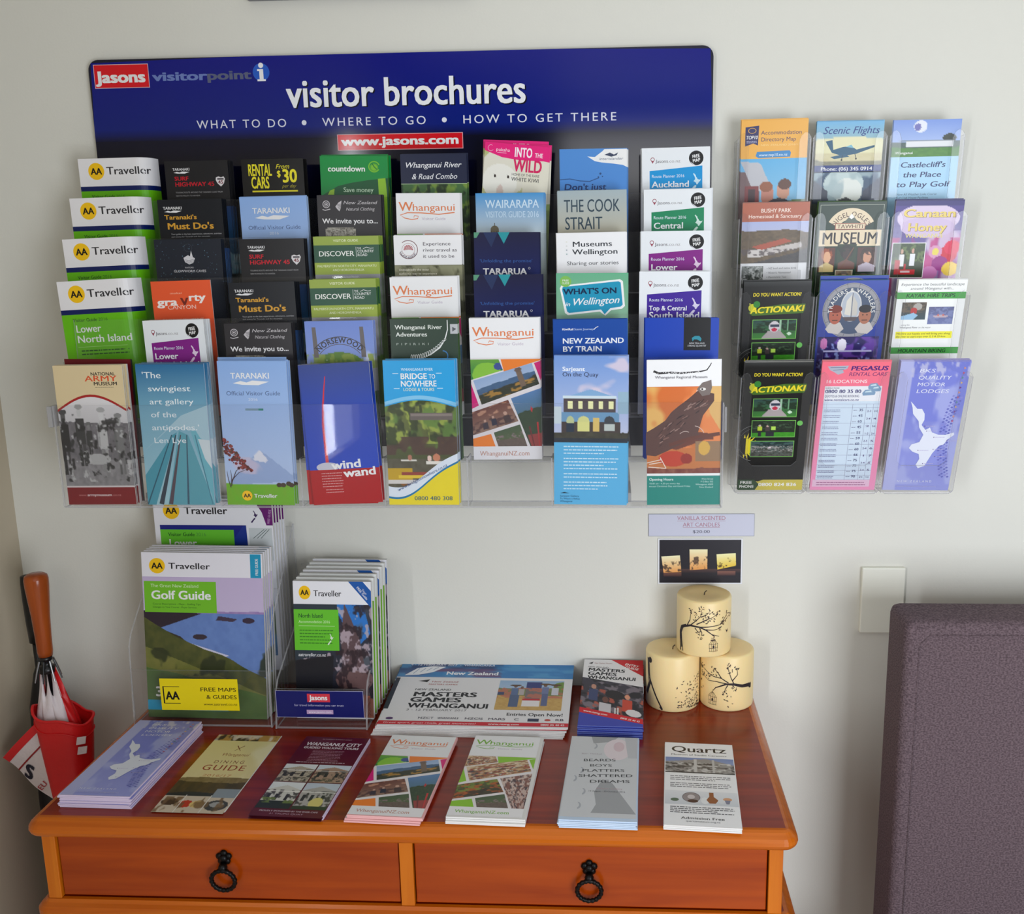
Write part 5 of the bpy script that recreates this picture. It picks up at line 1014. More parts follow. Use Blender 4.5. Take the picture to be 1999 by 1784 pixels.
FLOOR = lambda t: 1.468-.0577*t
PY = lambda t: -.065-.036*t
def fl(y): return y
ROUTE = {'akl': ((0, 148, 214), (('Auckland', 55, 8.6, 57), ('& Northland', 66, 8.6, 70))), 'cen': ((20, 134, 90), (('Central', 44, 8.6, 57), ('North Island', 72, 8.6, 70))),
         'low': ((130, 24, 132), (('Lower', 38, 8.6, 57), ('North Island', 72, 8.6, 70))), 'sth': ((62, 26, 150), (('Top & Central', 54, 6.6, 56), ('South Island', 72, 9.6, 68)))}
def route(k): return (lambda: c_route(*ROUTE[k]))
B_ = {  # (tier, column): x, z, width, rot, cover key, cover, edge, copies, what it is
(0,1): (-.699, 1.672, .098, .005, 'surf', c_surf, M_paper_dark, 6, 'black brochure with red title and heart-shaped badge, on the top tier'),
(0,2): (-.580, 1.673, .095, 0, 'rental', c_rental, M_paper_dark, 4, 'black car hire leaflet with yellow RENTAL CARS and $30 lettering'),
(0,3): (-.459, 1.676, .103, -.02, 'market', c_supermarket, M_paper_green, 6, 'green supermarket leaflet with white lettering'),
(0,4): (-.337, 1.676, .100, -.005, 'combo', c_rivercombo, M_paper_dark, 4, 'navy brochure with white slanted River & Road Combo title'),
(0,5): (-.207, 1.692, .098, -.10, 'kiwi', c_kiwi, M_paper, 3, 'tilted pink-topped leaflet lettered INTO THE WILD'),
(0,6): (-.098, 1.679, .100, 0, 'ferry', c_ferry, M_paper, 4, 'mid-blue leaflet with a white wave-shaped flag in its corner'),
(0,7): (.024, 1.678, .100, .012, 'akl', route('akl'), M_paper, 5, 'white route planner with a bright blue Auckland panel'),
(1,1): (-.698, 1.613, .098, .007, 'must', c_mustdo, M_paper_dark, 5, "dark brochure with gold Must Do's title, second tier from the top"),
(1,2): (-.573, 1.615, .101, .008, 'tara', c_taranaki, M_paper_sky, 4, 'pale blue visitor guide just below the yellow RENTAL CARS leaflet'),
(1,3): (-.456, 1.616, .096, -.01, 'cloth', c_clothing, M_paper_dark, 5, "black 'We invite you to' leaflet below the green supermarket leaflet"),
(1,4): (-.338, 1.617, .095, -.01, 'whan', c_whanganui, M_paper, 3, 'orange-titled white visitor guide directly below the River & Road Combo'),
(1,5): (-.220, 1.615, .100, -.006, 'wair', c_wairarapa, M_paper_sky, 5, 'sky blue visitor guide with pale capitals and a small turret'),
(1,6): (-.100, 1.616, .101, .008, 'cook', c_cook, M_paper, 4, 'grey-green leaflet lettered THE COOK STRAIT'),
(1,7): (.026, 1.616, .098, .006, 'cen', route('cen'), M_paper, 5, 'white route planner with a green Central North Island panel'),
(2,1): (-.691, 1.554, .100, 0, 'glow', c_glow, M_paper_dark, 3, 'dark starry brochure with a white boat emblem for glowworm caves'),
(2,2): (-.564, 1.553, .096, .002, 'surf', c_surf, M_paper_dark, 4, 'black brochure with red title and heart-shaped badge, on the third tier'),
(2,3): (-.454, 1.555, .096, .002, 'road', c_country, M_paper_green, 6, 'upper one of the two green-banded DISCOVER visitor guides'),
(2,4): (-.336, 1.555, .099, -.004, 'waim', c_waimarie, M_paper_dark, 3, 'white leaflet with a round paddle-steamer emblem about river travel'),
(2,5): (-.219, 1.558, .095, -.008, 'tarr', c_tararua, M_paper_dark, 2, 'upper one of the two navy leaflets with teal triangles'),
(2,6): (-.100, 1.555, .100, .01, 'mus', c_museums, M_paper, 5, 'white leaflet lettered Museums Wellington in dark grey'),
(2,7): (.021, 1.556, .099, 0, 'low', route('low'), M_paper, 5, 'white route planner with a purple panel, in the right-hand column'),
(3,1): (-.684, 1.494, .088, .02, 'grav', c_gravity, M_paper, 2, 'tilted orange leaflet for a bungy canyon'),
(3,2): (-.570, 1.491, .096, .012, 'must', c_mustdo, M_paper_dark, 5, "dark brochure with gold Must Do's title, second column, fourth tier"),
(3,3): (-.452, 1.494, .096, .008, 'road', c_country, M_paper_green, 6, 'lower one of the two green-banded DISCOVER visitor guides'),
(3,4): (-.336, 1.496, .097, .006, 'whan', c_whanganui, M_paper, 2, 'orange-titled white visitor guide above the dark green river leaflet'),
(3,5): (-.216, 1.498, .097, 0, 'tarr', c_tararua, M_paper_dark, 2, 'lower one of the two navy leaflets with teal triangles'),
(3,6): (-.099, 1.499, .101, -.006, 'what', c_whatson, M_paper, 3, "green what's-on guide with a blue speech bubble"),
(3,7): (.018, 1.500, .098, -.01, 'sth', route('sth'), M_paper, 5, 'white route planner with an indigo South Island panel'),
(4,1): (-.683, 1.440, .088, .018, 'low', route('low'), M_paper, 6, 'white route planner with purple panel, below the orange leaflet'),
(4,2): (-.566, 1.435, .096, .006, 'cloth', c_clothing, M_paper_dark, 4, "black 'We invite you to' leaflet left of the archway leaflet"),
(4,3): (-.451, 1.437, .097, .008, 'norse', c_norse, M_paper, 4, 'leaflet with a photograph of an archway lettered NORSEWOOD'),
(4,4): (-.330, 1.439, .095, .001, 'river', c_riveradv, M_paper_green, 4, 'dark green river adventures leaflet with a white fern frond'),
(4,5): (-.219, 1.439, .098, .005, 'whan', c_whanganui, M_paper, 4, 'orange-titled white visitor guide seen full length above the empty pocket'),
(4,6): (-.102, 1.436, .103, .004, 'train', c_train, M_paper_blue, 3, 'blue leaflet lettered NEW ZEALAND BY TRAIN'),
(4,7): (.025, 1.437, .101, -.006, 'quart', c_quartet, M_paper_blue, 2, 'royal blue leaflet with a black string quartet panel'),
(5,0): (-.799, 1.381, .099, .006, 'army', c_army, M_paper, 5, 'beige army museum leaflet with a sepia photograph of soldiers'),
(5,1): (-.681, 1.382, .097, -.004, 'swing', c_swing, M_paper_sky, 6, "blue-green art gallery leaflet with a large white quotation"),
(5,2): (-.565, 1.386, .097, -.006, 'tara', c_taranaki, M_paper_sky, 4, 'pale blue visitor guide with a snowy mountain, on the bottom tier'),
(5,3): (-.452, 1.379, .099, .05, 'wand', c_wand, M_paper, 5, 'blue and red leaflet with a leaning red wand'),
(5,4): (-.334, 1.385, .099, 0, 'brid', c_bridge, M_paper_sky, 6, 'lodge and tours leaflet with canoes, jungle and a yellow wave'),
(5,6): (-.099, 1.390, .101, -.014, 'sarj', c_sarjeant, M_paper_sky, 3, 'sky blue gallery leaflet with a photograph of a two-storey building'),
(5,7): (.026, 1.383, .100, .006, 'regm', c_regional, M_paper, 2, 'museum leaflet with a carved bird figure on orange'),
}
ORD = ['top', 'second', 'third', 'fourth', 'fifth', 'bottom']
COLN = ['first', 'second', 'third', 'fourth', 'fifth', 'sixth', 'seventh', 'right-hand']
rnd = random.Random(5)
NTH = ['', 'second from front:', 'third from front:', 'fourth from front:', 'fifth from front:', 'sixth from front:', 'seventh from front:', 'eighth from front:', 'ninth from front:']
for (t, c), (x, z, w, rot, key, fn, edge, n, lab) in B_.items():
    zf = FLOOR(t)+.0022
    h = (z-zf-w*max(0, -sin(rot))*1.0 - (0))/cos(rot)
    if rot < 0: z_eff = z; h = (z-zf-w*sin(-rot))/cos(rot)
    else: h = (z-zf)/cos(rot)
    hq = 0.2085
    y = PY(t)+.0035
    x0 = x
    if rot < -.05: x0 = x-.001
    o = brochure(upright(x0, y, z, rot), w, round(h, 3), .0012, cover_mesh(key, fn), edge, 'front '+lab if n > 1 else lab, group='brochures on the big wall rack', fit=(.099, .210))
    gap = min(.0042, .024/max(1, n))
    for i in range(1, n):
        dz = rnd.uniform(-.0015, .0012); dx = rnd.uniform(-.0018, .0022)
        r2 = rot*rnd.uniform(.3, 1)
        if i == n-1 and key in ('market', 'kiwi', 'tara') and rot < 0: dz = .004; dx = -.004; r2 = rot*.5
        h2 = h
        zz = max(z+dz, zf+h2*cos(r2)+w*max(0, -sin(r2)))
        dup(o, upright(x0+dx, y+gap*i, zz, r2), NTH[i]+' '+lab, 'copies behind the brochure in the %s tier, %s column' % (ORD[t], COLN[c]))

# four glossy visitor guides curling out of the left-hand column
def curl(X, Y, z, s0=.088, R=.022):
    X = np.asarray(X, float); s = np.clip((X-s0)/R, 0, pi/2*.92); over = np.clip(X-s0-R*pi/2*.92, 0, None)
    e = pi/2*.92
    x = np.where(X < s0, X, s0+R*np.sin(s)+over*cos(e)); y = np.where(X < s0, 0, R*(1-np.cos(s))+over*sin(e))
    # normal (outward) = (sin s, cos s)
    return np.column_stack([x+z*np.sin(s), Y, -y+z*np.cos(s)])
def curl_pages(w, h, t):
    xs = np.linspace(0, w, 41); P = []; F = []
    for y in (0, -h):
        for zz in (0, -t):
            P.append(curl(xs, np.full(41, y), np.full(41, zz-.0006)))
    P = np.concatenate(P); A, B, C, D = 0, 41, 82, 123
    for i in range(40): F += [(A+i, A+i+1, C+i+1, C+i), (B+i, D+i, D+i+1, B+i+1), (A+i, B+i, B+i+1, A+i+1), (C+i, C+i+1, D+i+1, D+i)]
    F += [(A, C, D, B), (A+40, B+40, D+40, C+40)]
    me = bpy.data.meshes.new('curled_pages'); me.from_pydata(P.tolist(), [], F); me.materials.append(M_paper); return me
trav_cov = c_traveller(1).mesh('cover_curled', bend=curl)
trav_pg = curl_pages(.130, .2105, .0025)
for t, (x, z, r) in enumerate(((-.833, 1.678, .01), (-.832, 1.617, .018), (-.829, 1.556, .034), (-.823, 1.495, .044))):
    o = brochure(upright(x, PY(t)-.001+.0045, z, r), .13, .21, .0025, trav_cov, M_paper, 'curled green and white visitor guide, %s of four down the left edge of the rack' % ('topmost', 'second', 'third', 'lowest')[t], group='curled visitor guides in the left column', pages=trav_pg)
bm0 = cover_mesh('maroon', c_plain(96, 205, (110, 20, 30)))
brochure(upright(-.797, PY(5)+.030, 1.388, -.01), .098, .206, .0012, bm0, M_paper_dark, 'dark maroon leaflet peeping out behind the army museum leaflet', group='brochures on the big wall rack')

# ------------------------------------------------------------------ the big wall rack
rack = thing('brochure_rack', (-.35, 0, 1.17), 'large clear acrylic six-tier brochure rack with a blue sign board, on the wall', 'brochure rack')
def rk(o): o.location = Vector(o.location)-Vector(rack.location); return o
bm = bmesh.new()
R_ = .016; pts = []
for cx, cz, a0 in ((.132-R_, 1.830-R_, 0), (-.829+R_, 1.830-R_, 90), (-.829+.004, 1.222+.004, 180), (.132-.004, 1.222+.004, 270)):
    rr = R_ if a0 < 180 else .004
    for k in range(7): a = radians(a0+15*k); pts.append((cx+rr*cos(a), -.0115, cz+rr*sin(a)))
prism(bm, pts, (0, .0085, 0))
hb = rk(link('sign_board', bm_mesh('sign_board', bm), rack, (M_board,), 'dark blue laminated board'))
bp_ = c_board(961, 608)
M_gloss = mat('board_print', None, 0.10, spec=0.40)
N, L, b = nodes(M_gloss); at = N.new('ShaderNodeAttribute'); at.attribute_name = 'ink'; L.new(at.outputs['Color'], b.inputs['Base Color'])
def board_round(X, Y, z):
    X = X.copy(); Y = Y.copy(); r = R_; w = .961
    for sgn in (0, 1):
        d = np.where(sgn == 0, r-X, X-(w-r)); e = r+Y     # Y negative down
        m = (d > 0) & (e > 0) & (z < .000076)
        q = np.hypot(d, e); f = np.where(q > r, r/np.maximum(q, 1e-6), 1)
        X = np.where(m, np.where(sgn == 0, r-d*f, (w-r)+d*f), X); Y = np.where(m, -(r-e*f), Y)
    return np.column_stack([X, Y, z])
me = bp_.mesh('sign_print', bend=board_round); me.materials.append(M_gloss)
o = bpy.data.objects.new('sign_lettering', me); COL.objects.link(o); o.parent = hb; o.matrix_local = upright(-.829, -.0116, 1.830)
for t in range(6):
    f, y0 = FLOOR(t), PY(t)
    rk(sheet('tier_front', -.801, .1285, y0-.002, y0, f-.001, f+.146, rack))
    rk(sheet('tier_floor', -.801, .1285, y0, y0+.0335, f-.001, f+.001, rack))
for k in range(6):
    xd = -.683-.0085+.1175*k
    rk(sheet('divider', xd-.001, xd+.001, PY(5), PY(5)+.0335, FLOOR(5)+.001, FLOOR(5)+.07, rack))
for xs in (-.803, .1285):
    bm = bmesh.new(); P = [(xs, -.003, FLOOR(5)+.055), (xs, PY(4)+.001, FLOOR(5)), (xs, PY(5)-.002, FLOOR(5)), (xs, PY(5)-.002, FLOOR(5)+.146), (xs, PY(4), FLOOR(5)+.146), (xs, -.012, FLOOR(5)+.19)]
    prism(bm, P, (.002, 0, 0), 0, 1); rk(link('end_panel', bm_mesh('end_panel', bm), rack, (M_acr, M_acr_edge)))
bm = bmesh.new(); add_box(bm, -.812, -.8055, PY(5)-.002, PY(5)+.02, FLOOR(5)+.115, FLOOR(5)+.145, 0, .001); add_box(bm, .1310, .1345, PY(5)-.002, PY(5)+.02, FLOOR(5)+.105, FLOOR(5)+.14, 0, .001)
rk(link('end_clip', bm_mesh('end_clip', bm), rack, (M_acr_edge,)))
bm = bmesh.new()
for t in range(6):
    for xs in (-.70, -.34, .0): add_box(bm, xs, xs+.006, PY(t)+.0335, -.012, FLOOR(t)-.001, FLOOR(t)+.012) if t < 4 else add_box(bm, xs, xs+.006, PY(t)+.0335, -.003, FLOOR(t)-.001, FLOOR(t)+.012)
rk(link('wall_bracket', bm_mesh('wall_bracket', bm), rack, (M_acr_edge,)))

# ------------------------------------------------------------------ three four-pocket holders on the right
HX = (.1705, .2810, .3925)
HB = {(0,0): ('accom', c_accom, 'orange-topped accommodation map leaflet with two smiling people', .02, M_paper, 3, .004), (0,1): ('flights', c_flights, 'scenic flights leaflet with a small aeroplane', 0, M_paper_dark, 3, 0), (0,2): ('golf', c_golf, 'pale blue leaflet about playing golf by the sea', .006, M_paper_sky, 3, 0),
      (1,0): ('bushy', c_bushy, 'rust-topped homestead and sanctuary leaflet', .014, M_paper, 3, 0), (1,1): ('museum', c_museum, 'dark green museum leaflet with portraits', 0, M_paper_green, 4, 0), (1,2): ('honey', c_honey, 'purple honey leaflet with flowers and two people in white', -.014, M_paper, 4, 0),
      (2,0): ('action', c_action, 'upper one of the two black and yellow paintball leaflets', .02, M_paper_dark, 3, 0), (2,1): ('whaler', c_whalers, 'blue leaflet with a round stone traders and whalers emblem', .006, M_paper_green, 5, 0), (2,2): ('kayak', c_kayak, 'white leaflet about kayak hire and mountain biking', .003, M_paper, 4, 0),
      (3,0): ('action', c_action, 'lower one of the two black and yellow paintball leaflets', .006, M_paper, 3, 0), (3,1): ('pegasus', c_pegasus, 'pink car rental price leaflet with a table', 0, M_paper_pink, 4, 0), (3,2): ('lodges', c_lodges, 'lavender motor lodges leaflet with a white island map', -.016, M_paper_lilac, 5, 0)}
ZT = (1.713, 1.596, 1.483, 1.369)
POS = ('left-hand', 'middle', 'right-hand')
for c in range(3):
    H = thing('brochure_holder', (HX[c]+.05, 0, 1.15), 'clear four-pocket wall holder, %s one of three right of the big rack' % POS[c], 'brochure holder', 'wall holders with four pockets')
    def hk(o): o.location = Vector(o.location)-Vector(H.location); return o
    hk(sheet('back_panel', HX[c]-.002, HX[c]+.102, -.0045, -.0015, 1.155, 1.690, H))
    for r in range(4):
        yt, yb = -.045-.033*r, -.022-.022*r; zt = ZT[r]; ln = math.atan2(yb-yt, .206); L_ = .206
        Hh = .205
        Mx = upright(HX[c], yt, zt, 0, ln)
        def PL(u, v, w=0): return Mx @ Vector((u, v, w))      # u right, v up (negative from the top), w out
        x0, x1, v0, v1 = -.0045, .1035, -.2135, -.014
        ux0, ux1, uv = .012, .086, -.165
        g = .005
        out = [(x0, v0+.006), (x0+.006, v0), (x1-.006, v0), (x1, v0+.006), (x1, v1-.008), (x1-.004, v1-.002), (x1-.009, v1), (ux1+.003, v1-.004), (ux1, v1-.012), (ux1, uv+.008), (ux1-.008, uv), (ux0+.008, uv), (ux0, uv+.008), (ux0, v1-.012), (ux0-.003, v1-.004), (x0+.009, v1), (x0+.004, v1-.002), (x0, v1-.008)]
        bm = bmesh.new(); prism(bm, [PL(a, b2, g) for a, b2 in out], Mx.to_3x3() @ Vector((0, 0, .0018)), 0, 1)
        hk(link('pocket_front', bm_mesh('pocket_front', bm), H, (M_acr, M_acr_edge)))
        for xs in (x0, x1-.0015):
            A, B2 = PL(xs, v0+.003, g), PL(xs, v1-.008, g)
            P = [(xs+HX[c], A.y, A.z), (xs+HX[c], -.005-(.0 if r < 1 else .014*r), A.z), (xs+HX[c], -.005-(.0 if r < 1 else .014*r), B2.z), (xs+HX[c], B2.y, B2.z)]
            if P[1][1] <= P[0][1]: continue
            bm = bmesh.new(); prism(bm, P, (.0015, 0, 0), 0, 1); hk(link('pocket_side', bm_mesh('pocket_side', bm), H, (M_acr, M_acr_edge)))
        A = PL(x0, v0+.002, g); hk(sheet('pocket_floor', HX[c]+x0+.0015, HX[c]+x1-.0015, A.y, min(-.005, A.y+.03), A.z-.001, A.z+.0005, H))
        key, fn, lab, rot, edge, n, dz = HB[(r, c)]
        o = brochure(upright(HX[c]+.001, yt, zt+dz, 0, ln) @ Matrix.Rotation(rot*.5, 4, 'Z'), .098, .2065, .0012, cover_mesh(key, fn), edge, 'front '+lab, group='leaflets in the wall holders')
        for i in range(1, n):
            dx, dy = rnd.uniform(-.001, .001), rnd.uniform(0, .002)
            if key == 'whaler' and i > 2: dy = .006
            dup(o, upright(HX[c]+.001+dx, yt, zt+dz+dy, 0, ln) @ T((0, 0, -.0019*i)) @ Matrix.Rotation(rot*.5*(1-.3*i), 4, 'Z'), NTH[i]+' '+lab, 'copies behind the %s holder leaflet, row %s' % (POS[c], ORD[r]))

# ------------------------------------------------------------------ the dresser
dr = thing('dresser', (-.293, -.21, 0), 'orange-brown varnished wooden dresser with two drawers and iron ring pulls', 'dresser')
def dk(o): o.location = Vector(o.location)-Vector(dr.location); return o
XL, XR, YF = -.799, .2157, -.4273
bm = bmesh.new()   # moulded top: flat plate, with a bullnose edge as a separate part
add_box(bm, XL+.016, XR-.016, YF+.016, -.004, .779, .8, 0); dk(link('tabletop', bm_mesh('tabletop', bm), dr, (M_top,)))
prof = [(0.016, .8), (.012, .7995), (.0085, .7975), (.006, .795), (.0025, .792), (0, .788), (-.0008, .784), (.0005, .780), (.003, .777), (.008, .7745), (.016, .774), (.016, .779)]
def moulding(name, x0, x1, yf, yb, prof, m, lip=.016):
    bm = bmesh.new(); rings = []
    r = .020
    rings.append([bm.verts.new((x0+d, yb, z)) for d, z in prof])
    for cx, a0 in ((x0+r, 180), (x1-r, 270)):
        for k in range(7):
            a = radians(a0+15*k); rings.append([bm.verts.new((cx+(r-d)*cos(a), yf+r+(r-d)*sin(a), z)) for d, z in prof])
    rings.append([bm.verts.new((x1-d, yb, z)) for d, z in prof])
    n = len(prof)
    for A, B in zip(rings, rings[1:]):
        for i in range(n): bm.faces.new((A[i], A[(i+1) % n], B[(i+1) % n], B[i]))
    bm.faces.new(rings[0]); bm.faces.new(rings[-1][::-1])
    return dk(link(name, bm_mesh(name, bm), dr, (m,), smooth=False))
moulding('top_edge', XL, XR, YF, -.004, prof, M_edge)
PX0, PX1 = -.785, .198
yfp = -.412
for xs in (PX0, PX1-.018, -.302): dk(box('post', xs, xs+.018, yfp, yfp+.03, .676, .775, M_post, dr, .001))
dk(box('side_panel', PX0+.002, PX0+.016, yfp+.03, -.006, .676, .775, M_drawer, dr)); dk(box('side_panel', PX1-.016, PX1-.002, yfp+.03, -.006, .676, .775, M_drawer, dr)); dk(box('back_panel', PX0+.016, PX1-.016, -.016, -.006, .676, .775, M_drawer, dr))
led = [(.017, .6755), (.012, .675), (.009, .671), (.004, .668), (0, .663), (0, .656), (.004, .651), (.017, .650)]
moulding('ledge', -.803, .2195, YF+.004, -.004, led, M_edge)
dk(box('ledge_board', -.786, .2025, YF+.021, -.005, .655, .675, M_top, dr))
RX = (-.5385, -.052)
def ring_pull(parent, x, z, y):
    bm = bmesh.new()
    for k in range(5):                                              # leafy rosette
        a = pi/2+2*pi*k/5; c = Vector((x+.0062*cos(a), y-.002, z+.0062*sin(a)))
        lathe(bm, [(0, -.0022), (.0048, -.0012), (.005, .0006), (0, .0028)], 10, 0, T(c) @ Matrix.Rotation(pi/2, 4, 'X'))
    lathe(bm, [(.0056, 0), (.006, .003), (.0042, .0065), (0, .008)], 14, 0, T((x, y, z)) @ Matrix.Rotation(pi/2, 4, 'X'))
    lathe(bm, [(0, -.007), (.0055, -.005), (.0062, 0), (.0045, .004), (0, .0055)], 14, 0, T((x, y-.008, z-.010)))
    link('rosette', bm_mesh('rosette', bm), parent, (M_iron,), smooth=True)
    bm = bmesh.new(); n = 72; R0 = .0158; P = [(x+R0*sin(2*pi*i/n), y-.010-.002*cos(2*pi*i/n), z-.0285+R0*cos(2*pi*i/n)) for i in range(n)]
    tube(bm, P, [.0029+.00045*sin(6*pi*i/n*6) for i in range(n)], 10, 0, True)
    link('pull_ring', bm_mesh('pull_ring', bm), parent, (M_iron,), smooth=True)
for i, (xa, xb) in enumerate(((PX0+.0195, -.3035), (-.2825, PX1-.0195))):
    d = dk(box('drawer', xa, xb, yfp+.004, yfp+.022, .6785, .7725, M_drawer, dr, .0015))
    for ch in (0,): ring_pull(d, RX[i], .741 if i == 0 else .737, yfp+.004)
    box('drawer_box', xa+.006, xb-.006, yfp+.022, -.03, .68, .765, M_post, d)
for xs in (PX0, PX1-.018, -.302): dk(box('lower_post', xs, xs+.018, yfp, yfp+.03, .06, .650, M_post, dr, .001))
for z0, z1 in ((.475, .645), (.285, .465), (.1, .275)):
    d = dk(box('drawer', PX0+.0195, -.3035, yfp+.004, yfp+.022, z0, z1, M_drawer, dr, .0015)); ring_pull(d, RX[0], (z0+z1)/2+.02, yfp+.004)
    d = dk(box('drawer', -.2825, PX1-.0195, yfp+.004, yfp+.022, z0, z1, M_drawer, dr, .0015)); ring_pull(d, RX[1], (z0+z1)/2+.02, yfp+.004)
for a, b2 in ((PX0+.002, PX0+.016), (PX1-.016, PX1-.002)): dk(box('lower_side_panel', a, b2, yfp+.03, -.006, .06, .650, M_drawer, dr))
dk(box('plinth', PX0-.008, PX1+.008, yfp-.006, -.016, 0, .06, M_edge, dr, .004))

# ------------------------------------------------------------------ leaflets lying on the dresser
def flat(x, y, z, rot): return T((x, y, z)) @ Matrix.Rotation(rot, 4, 'Z')
def folded(w, h, t, m, droop=0.0):
    """a folded leaflet lying flat: a round fold at the front edge, leaves opening slightly"""
    bm = bmesh.new(); n = 12; P = []
    for i in range(n+1):
        y = -h*i/n; P.append(y)
    top = [(0, y) for y in P]
    vs = []
    for k in (0, w):
        r = [bm.verts.new((k, y, -droop*((-y/h)**6))) for y in P]+[bm.verts.new((k, y, -t)) for y in P[::-1]]
        vs.append(r)
    m2 = len(vs[0])
    for i in range(m2): bm.faces.new((vs[0][i], vs[0][(i+1) % m2], vs[1][(i+1) % m2], vs[1][i]))
    bm.faces.new(vs[0]); bm.faces.new(vs[1][::-1])
    me = bm_mesh('leaflet', bm); me.materials.append(m); return me
def droopy(h, d):
    def f(X, Y, z): return np.column_stack([X, Y, z-d*np.clip(-Y/h, 0, 1)**6])
    return f
def pile(key, fn, x, y, rot, w, h, t, n, edge, lab, jit=.001, step=(0, 0), name='brochure', droop=0.0, z0=.8003, rj=.006, cat='leaflet'):
    """x, y = back left corner of the top one"""
    if droop: cov = fn().mesh('cover_'+key, bend=droopy(h, droop))
    else: cov = cover_mesh('flat_'+key, fn)
    pg = folded(w, h, t, edge, droop)
    z = z0+n*(t+.0002)
    o = brochure(flat(x, y, z, rot), w, h, t, cov, edge, ('top ' if n > 1 else '')+lab, cat, group='reading matter on the dresser', name=name, pages=pg)
    for i in range(1, n):
        M = flat(x+step[0]*i+rnd.uniform(-jit, jit), y+step[1]*i+rnd.uniform(-jit, jit), z-i*(t+.0002), rot+rnd.uniform(-rj, rj))
        dup(o, M, ('bottom ' if i == n-1 else ('', 'second', 'third', 'fourth', 'fifth', 'sixth', 'seventh', 'eighth', 'ninth')[i]+' from top: ')+lab, 'copies in the pile of '+lab)
LBL = 1
pile('lodges', c_lodges, -.762, -.182, -.022, .100, .211, .0018, 9, M_paper_lilac, 'lavender motor lodges leaflets in the tall pile at the left front', .0012)
pile('dining', c_dining, -.632, -.192, -.022, .100, .205, .0007, 1, M_paper, 'golden dining guide leaflet lying alone on the dresser', droop=0)
pile('walking', c_walking, -.490, -.204, -.045, .100, .204, .0018, 3, M_paper_lilac, 'maroon guided walking tours leaflets with old houses', .0006)
pile('whanO', c_whanganui, -.357, -.202, -.052, .101, .212, .0021, 4, M_paper_pink, 'photo collage guides with orange title on the dresser', .0015, (-.0006, -.0012), droop=0)
pile('whanG', lambda: c_whanganui((120, 180, 50), True), -.229, -.200, -.04, .104, .214, .0021, 4, M_paper, 'photo collage guides with green title on the dresser', .0018, (.0004, -.0012), droop=0)
pile('beards', c_beards, -.083, -.200, -.036, .101, .217, .0018, 5, M_paper_sky, 'grey exhibition leaflets lettered BEARDS BOYS PLATTERS', .0008, (0, -.0006), droop=0)
pile('quartz', c_quartz, .057, -.209, -.062, .099, .211, .0021, 3, M_paper, 'white studio ceramics museum leaflets', .0005)

def scaled(sx, sy): return lambda X, Y, z: np.column_stack([X*sx, Y*sy, z])
def ramp_pile(cov, w, h, t, n, edge, x, y, rot, z0, gap_f, gap_b, step, lab, name, cat):
    """x, y = front left corner of the top copy; every copy is tipped up a little more towards the wall"""
    pg = folded(w, h, t, edge)
    for i in range(n):
        k = n-1-i
        tilt = math.asin((gap_b-gap_f)*k/h)
        M = T((x+step[0]*i+(rnd.uniform(-.001, .001) if i else 0), y+step[1]*i+(rnd.uniform(-.001, .001) if i else 0), z0+gap_f*k+t)) @ Matrix.Rotation(rot+(rnd.uniform(-.012, .012) if i else 0), 4, 'Z') @ Matrix.Rotation(tilt, 4, 'X') @ T((0, h, 0))
        l = ('top ' if i == 0 else 'bottom ' if i == n-1 else ('', 'second', 'third', 'fourth', 'fifth', 'sixth', 'seventh', 'eighth')[i]+' from top: ')+lab
        if i == 0: o = brochure(M, w, h, t, cov, edge, l, cat, 'copies in the pile of '+lab, name, pg)
        else: dup(o, M, l, 'copies in the pile of '+lab)
ramp_pile(c_news().mesh('cover_news', bend=scaled(.298/.306, .184/.212)), .298, .184, .0014, 7, M_paper, -.388, -.178, -.012, .8003, .0018, .0056, (-.0012, -.0016), 'wide sports games newspapers with a team photograph', 'newspaper', 'newspaper')
ramp_pile(c_entry().mesh('cover_entry', bend=scaled(1, .178/.214)), .1, .178, .0014, 7, M_paper_blue, -.075, -.180, -.03, .8003, .0026, .0078, (0, -.0008), 'blue and white games entry guides by the candles', 'booklet', 'booklet')

# ------------------------------------------------------------------ magazine holders
def magazine(M, w, h, t, cov, label, name='magazine', group=None):
    return brochure(M, w, h, t, cov, M_paper, label, 'magazine', group, name)
mh = thing('magazine_holder', (-.663, -.09, .8), 'large clear acrylic two-tier magazine holder on the left of the dresser', 'magazine holder')
def mk(o, p=None): o.location = Vector(o.location)-Vector((p or mh).location); return o
def side(name, x, pts, parent):
    bm = bmesh.new(); prism(bm, [(x, a, b2) for a, b2 in pts], (.0025, 0, 0), 0, 1); return mk(link(name, bm_mesh(name, bm), parent, (M_acr, M_acr_edge)), parent)
SP = [(-.168, .801), (-.160, .93), (-.152, .948), (-.04, 1.06), (-.012, 1.09), (-.006, .801)]
side('side_panel', -.7805, SP, mh); side('side_panel', -.5590, SP, mh)
mk(sheet('front_panel', -.7780, -.559, -.1665, -.1645, .801, .895, mh)); mk(sheet('step_panel', -.7780, -.559, -.083, -.0805, .801, 1.0, mh))
mk(sheet('rear_panel', -.7780, -.559, -.012, -.010, .801, 1.085, mh)); mk(sheet('base', -.7780, -.559, -.1645, -.012, .801, .8035, mh))
lc = Art(125, 53, (240, 216, 20)); lc.rect(4, 13, 31, 42, BLK); lc.rect(6, 14, 32, 41, (240, 216, 20)); lc.text('AA', 19, 35, 13, BLK, w=21, b=3.4, al='c'); lc.text('FREE MAPS', 122, 21, 6.4, (60, 50, 10), w=58, b=1.2, al='r'); lc.text('& GUIDES', 122, 33.5, 6.4, (60, 50, 10), w=49, b=1.2, al='r'); lc.text('www.aatravel.co.nz', 122, 44.5, 4, (60, 50, 10), w=54, b=.6, al='r')
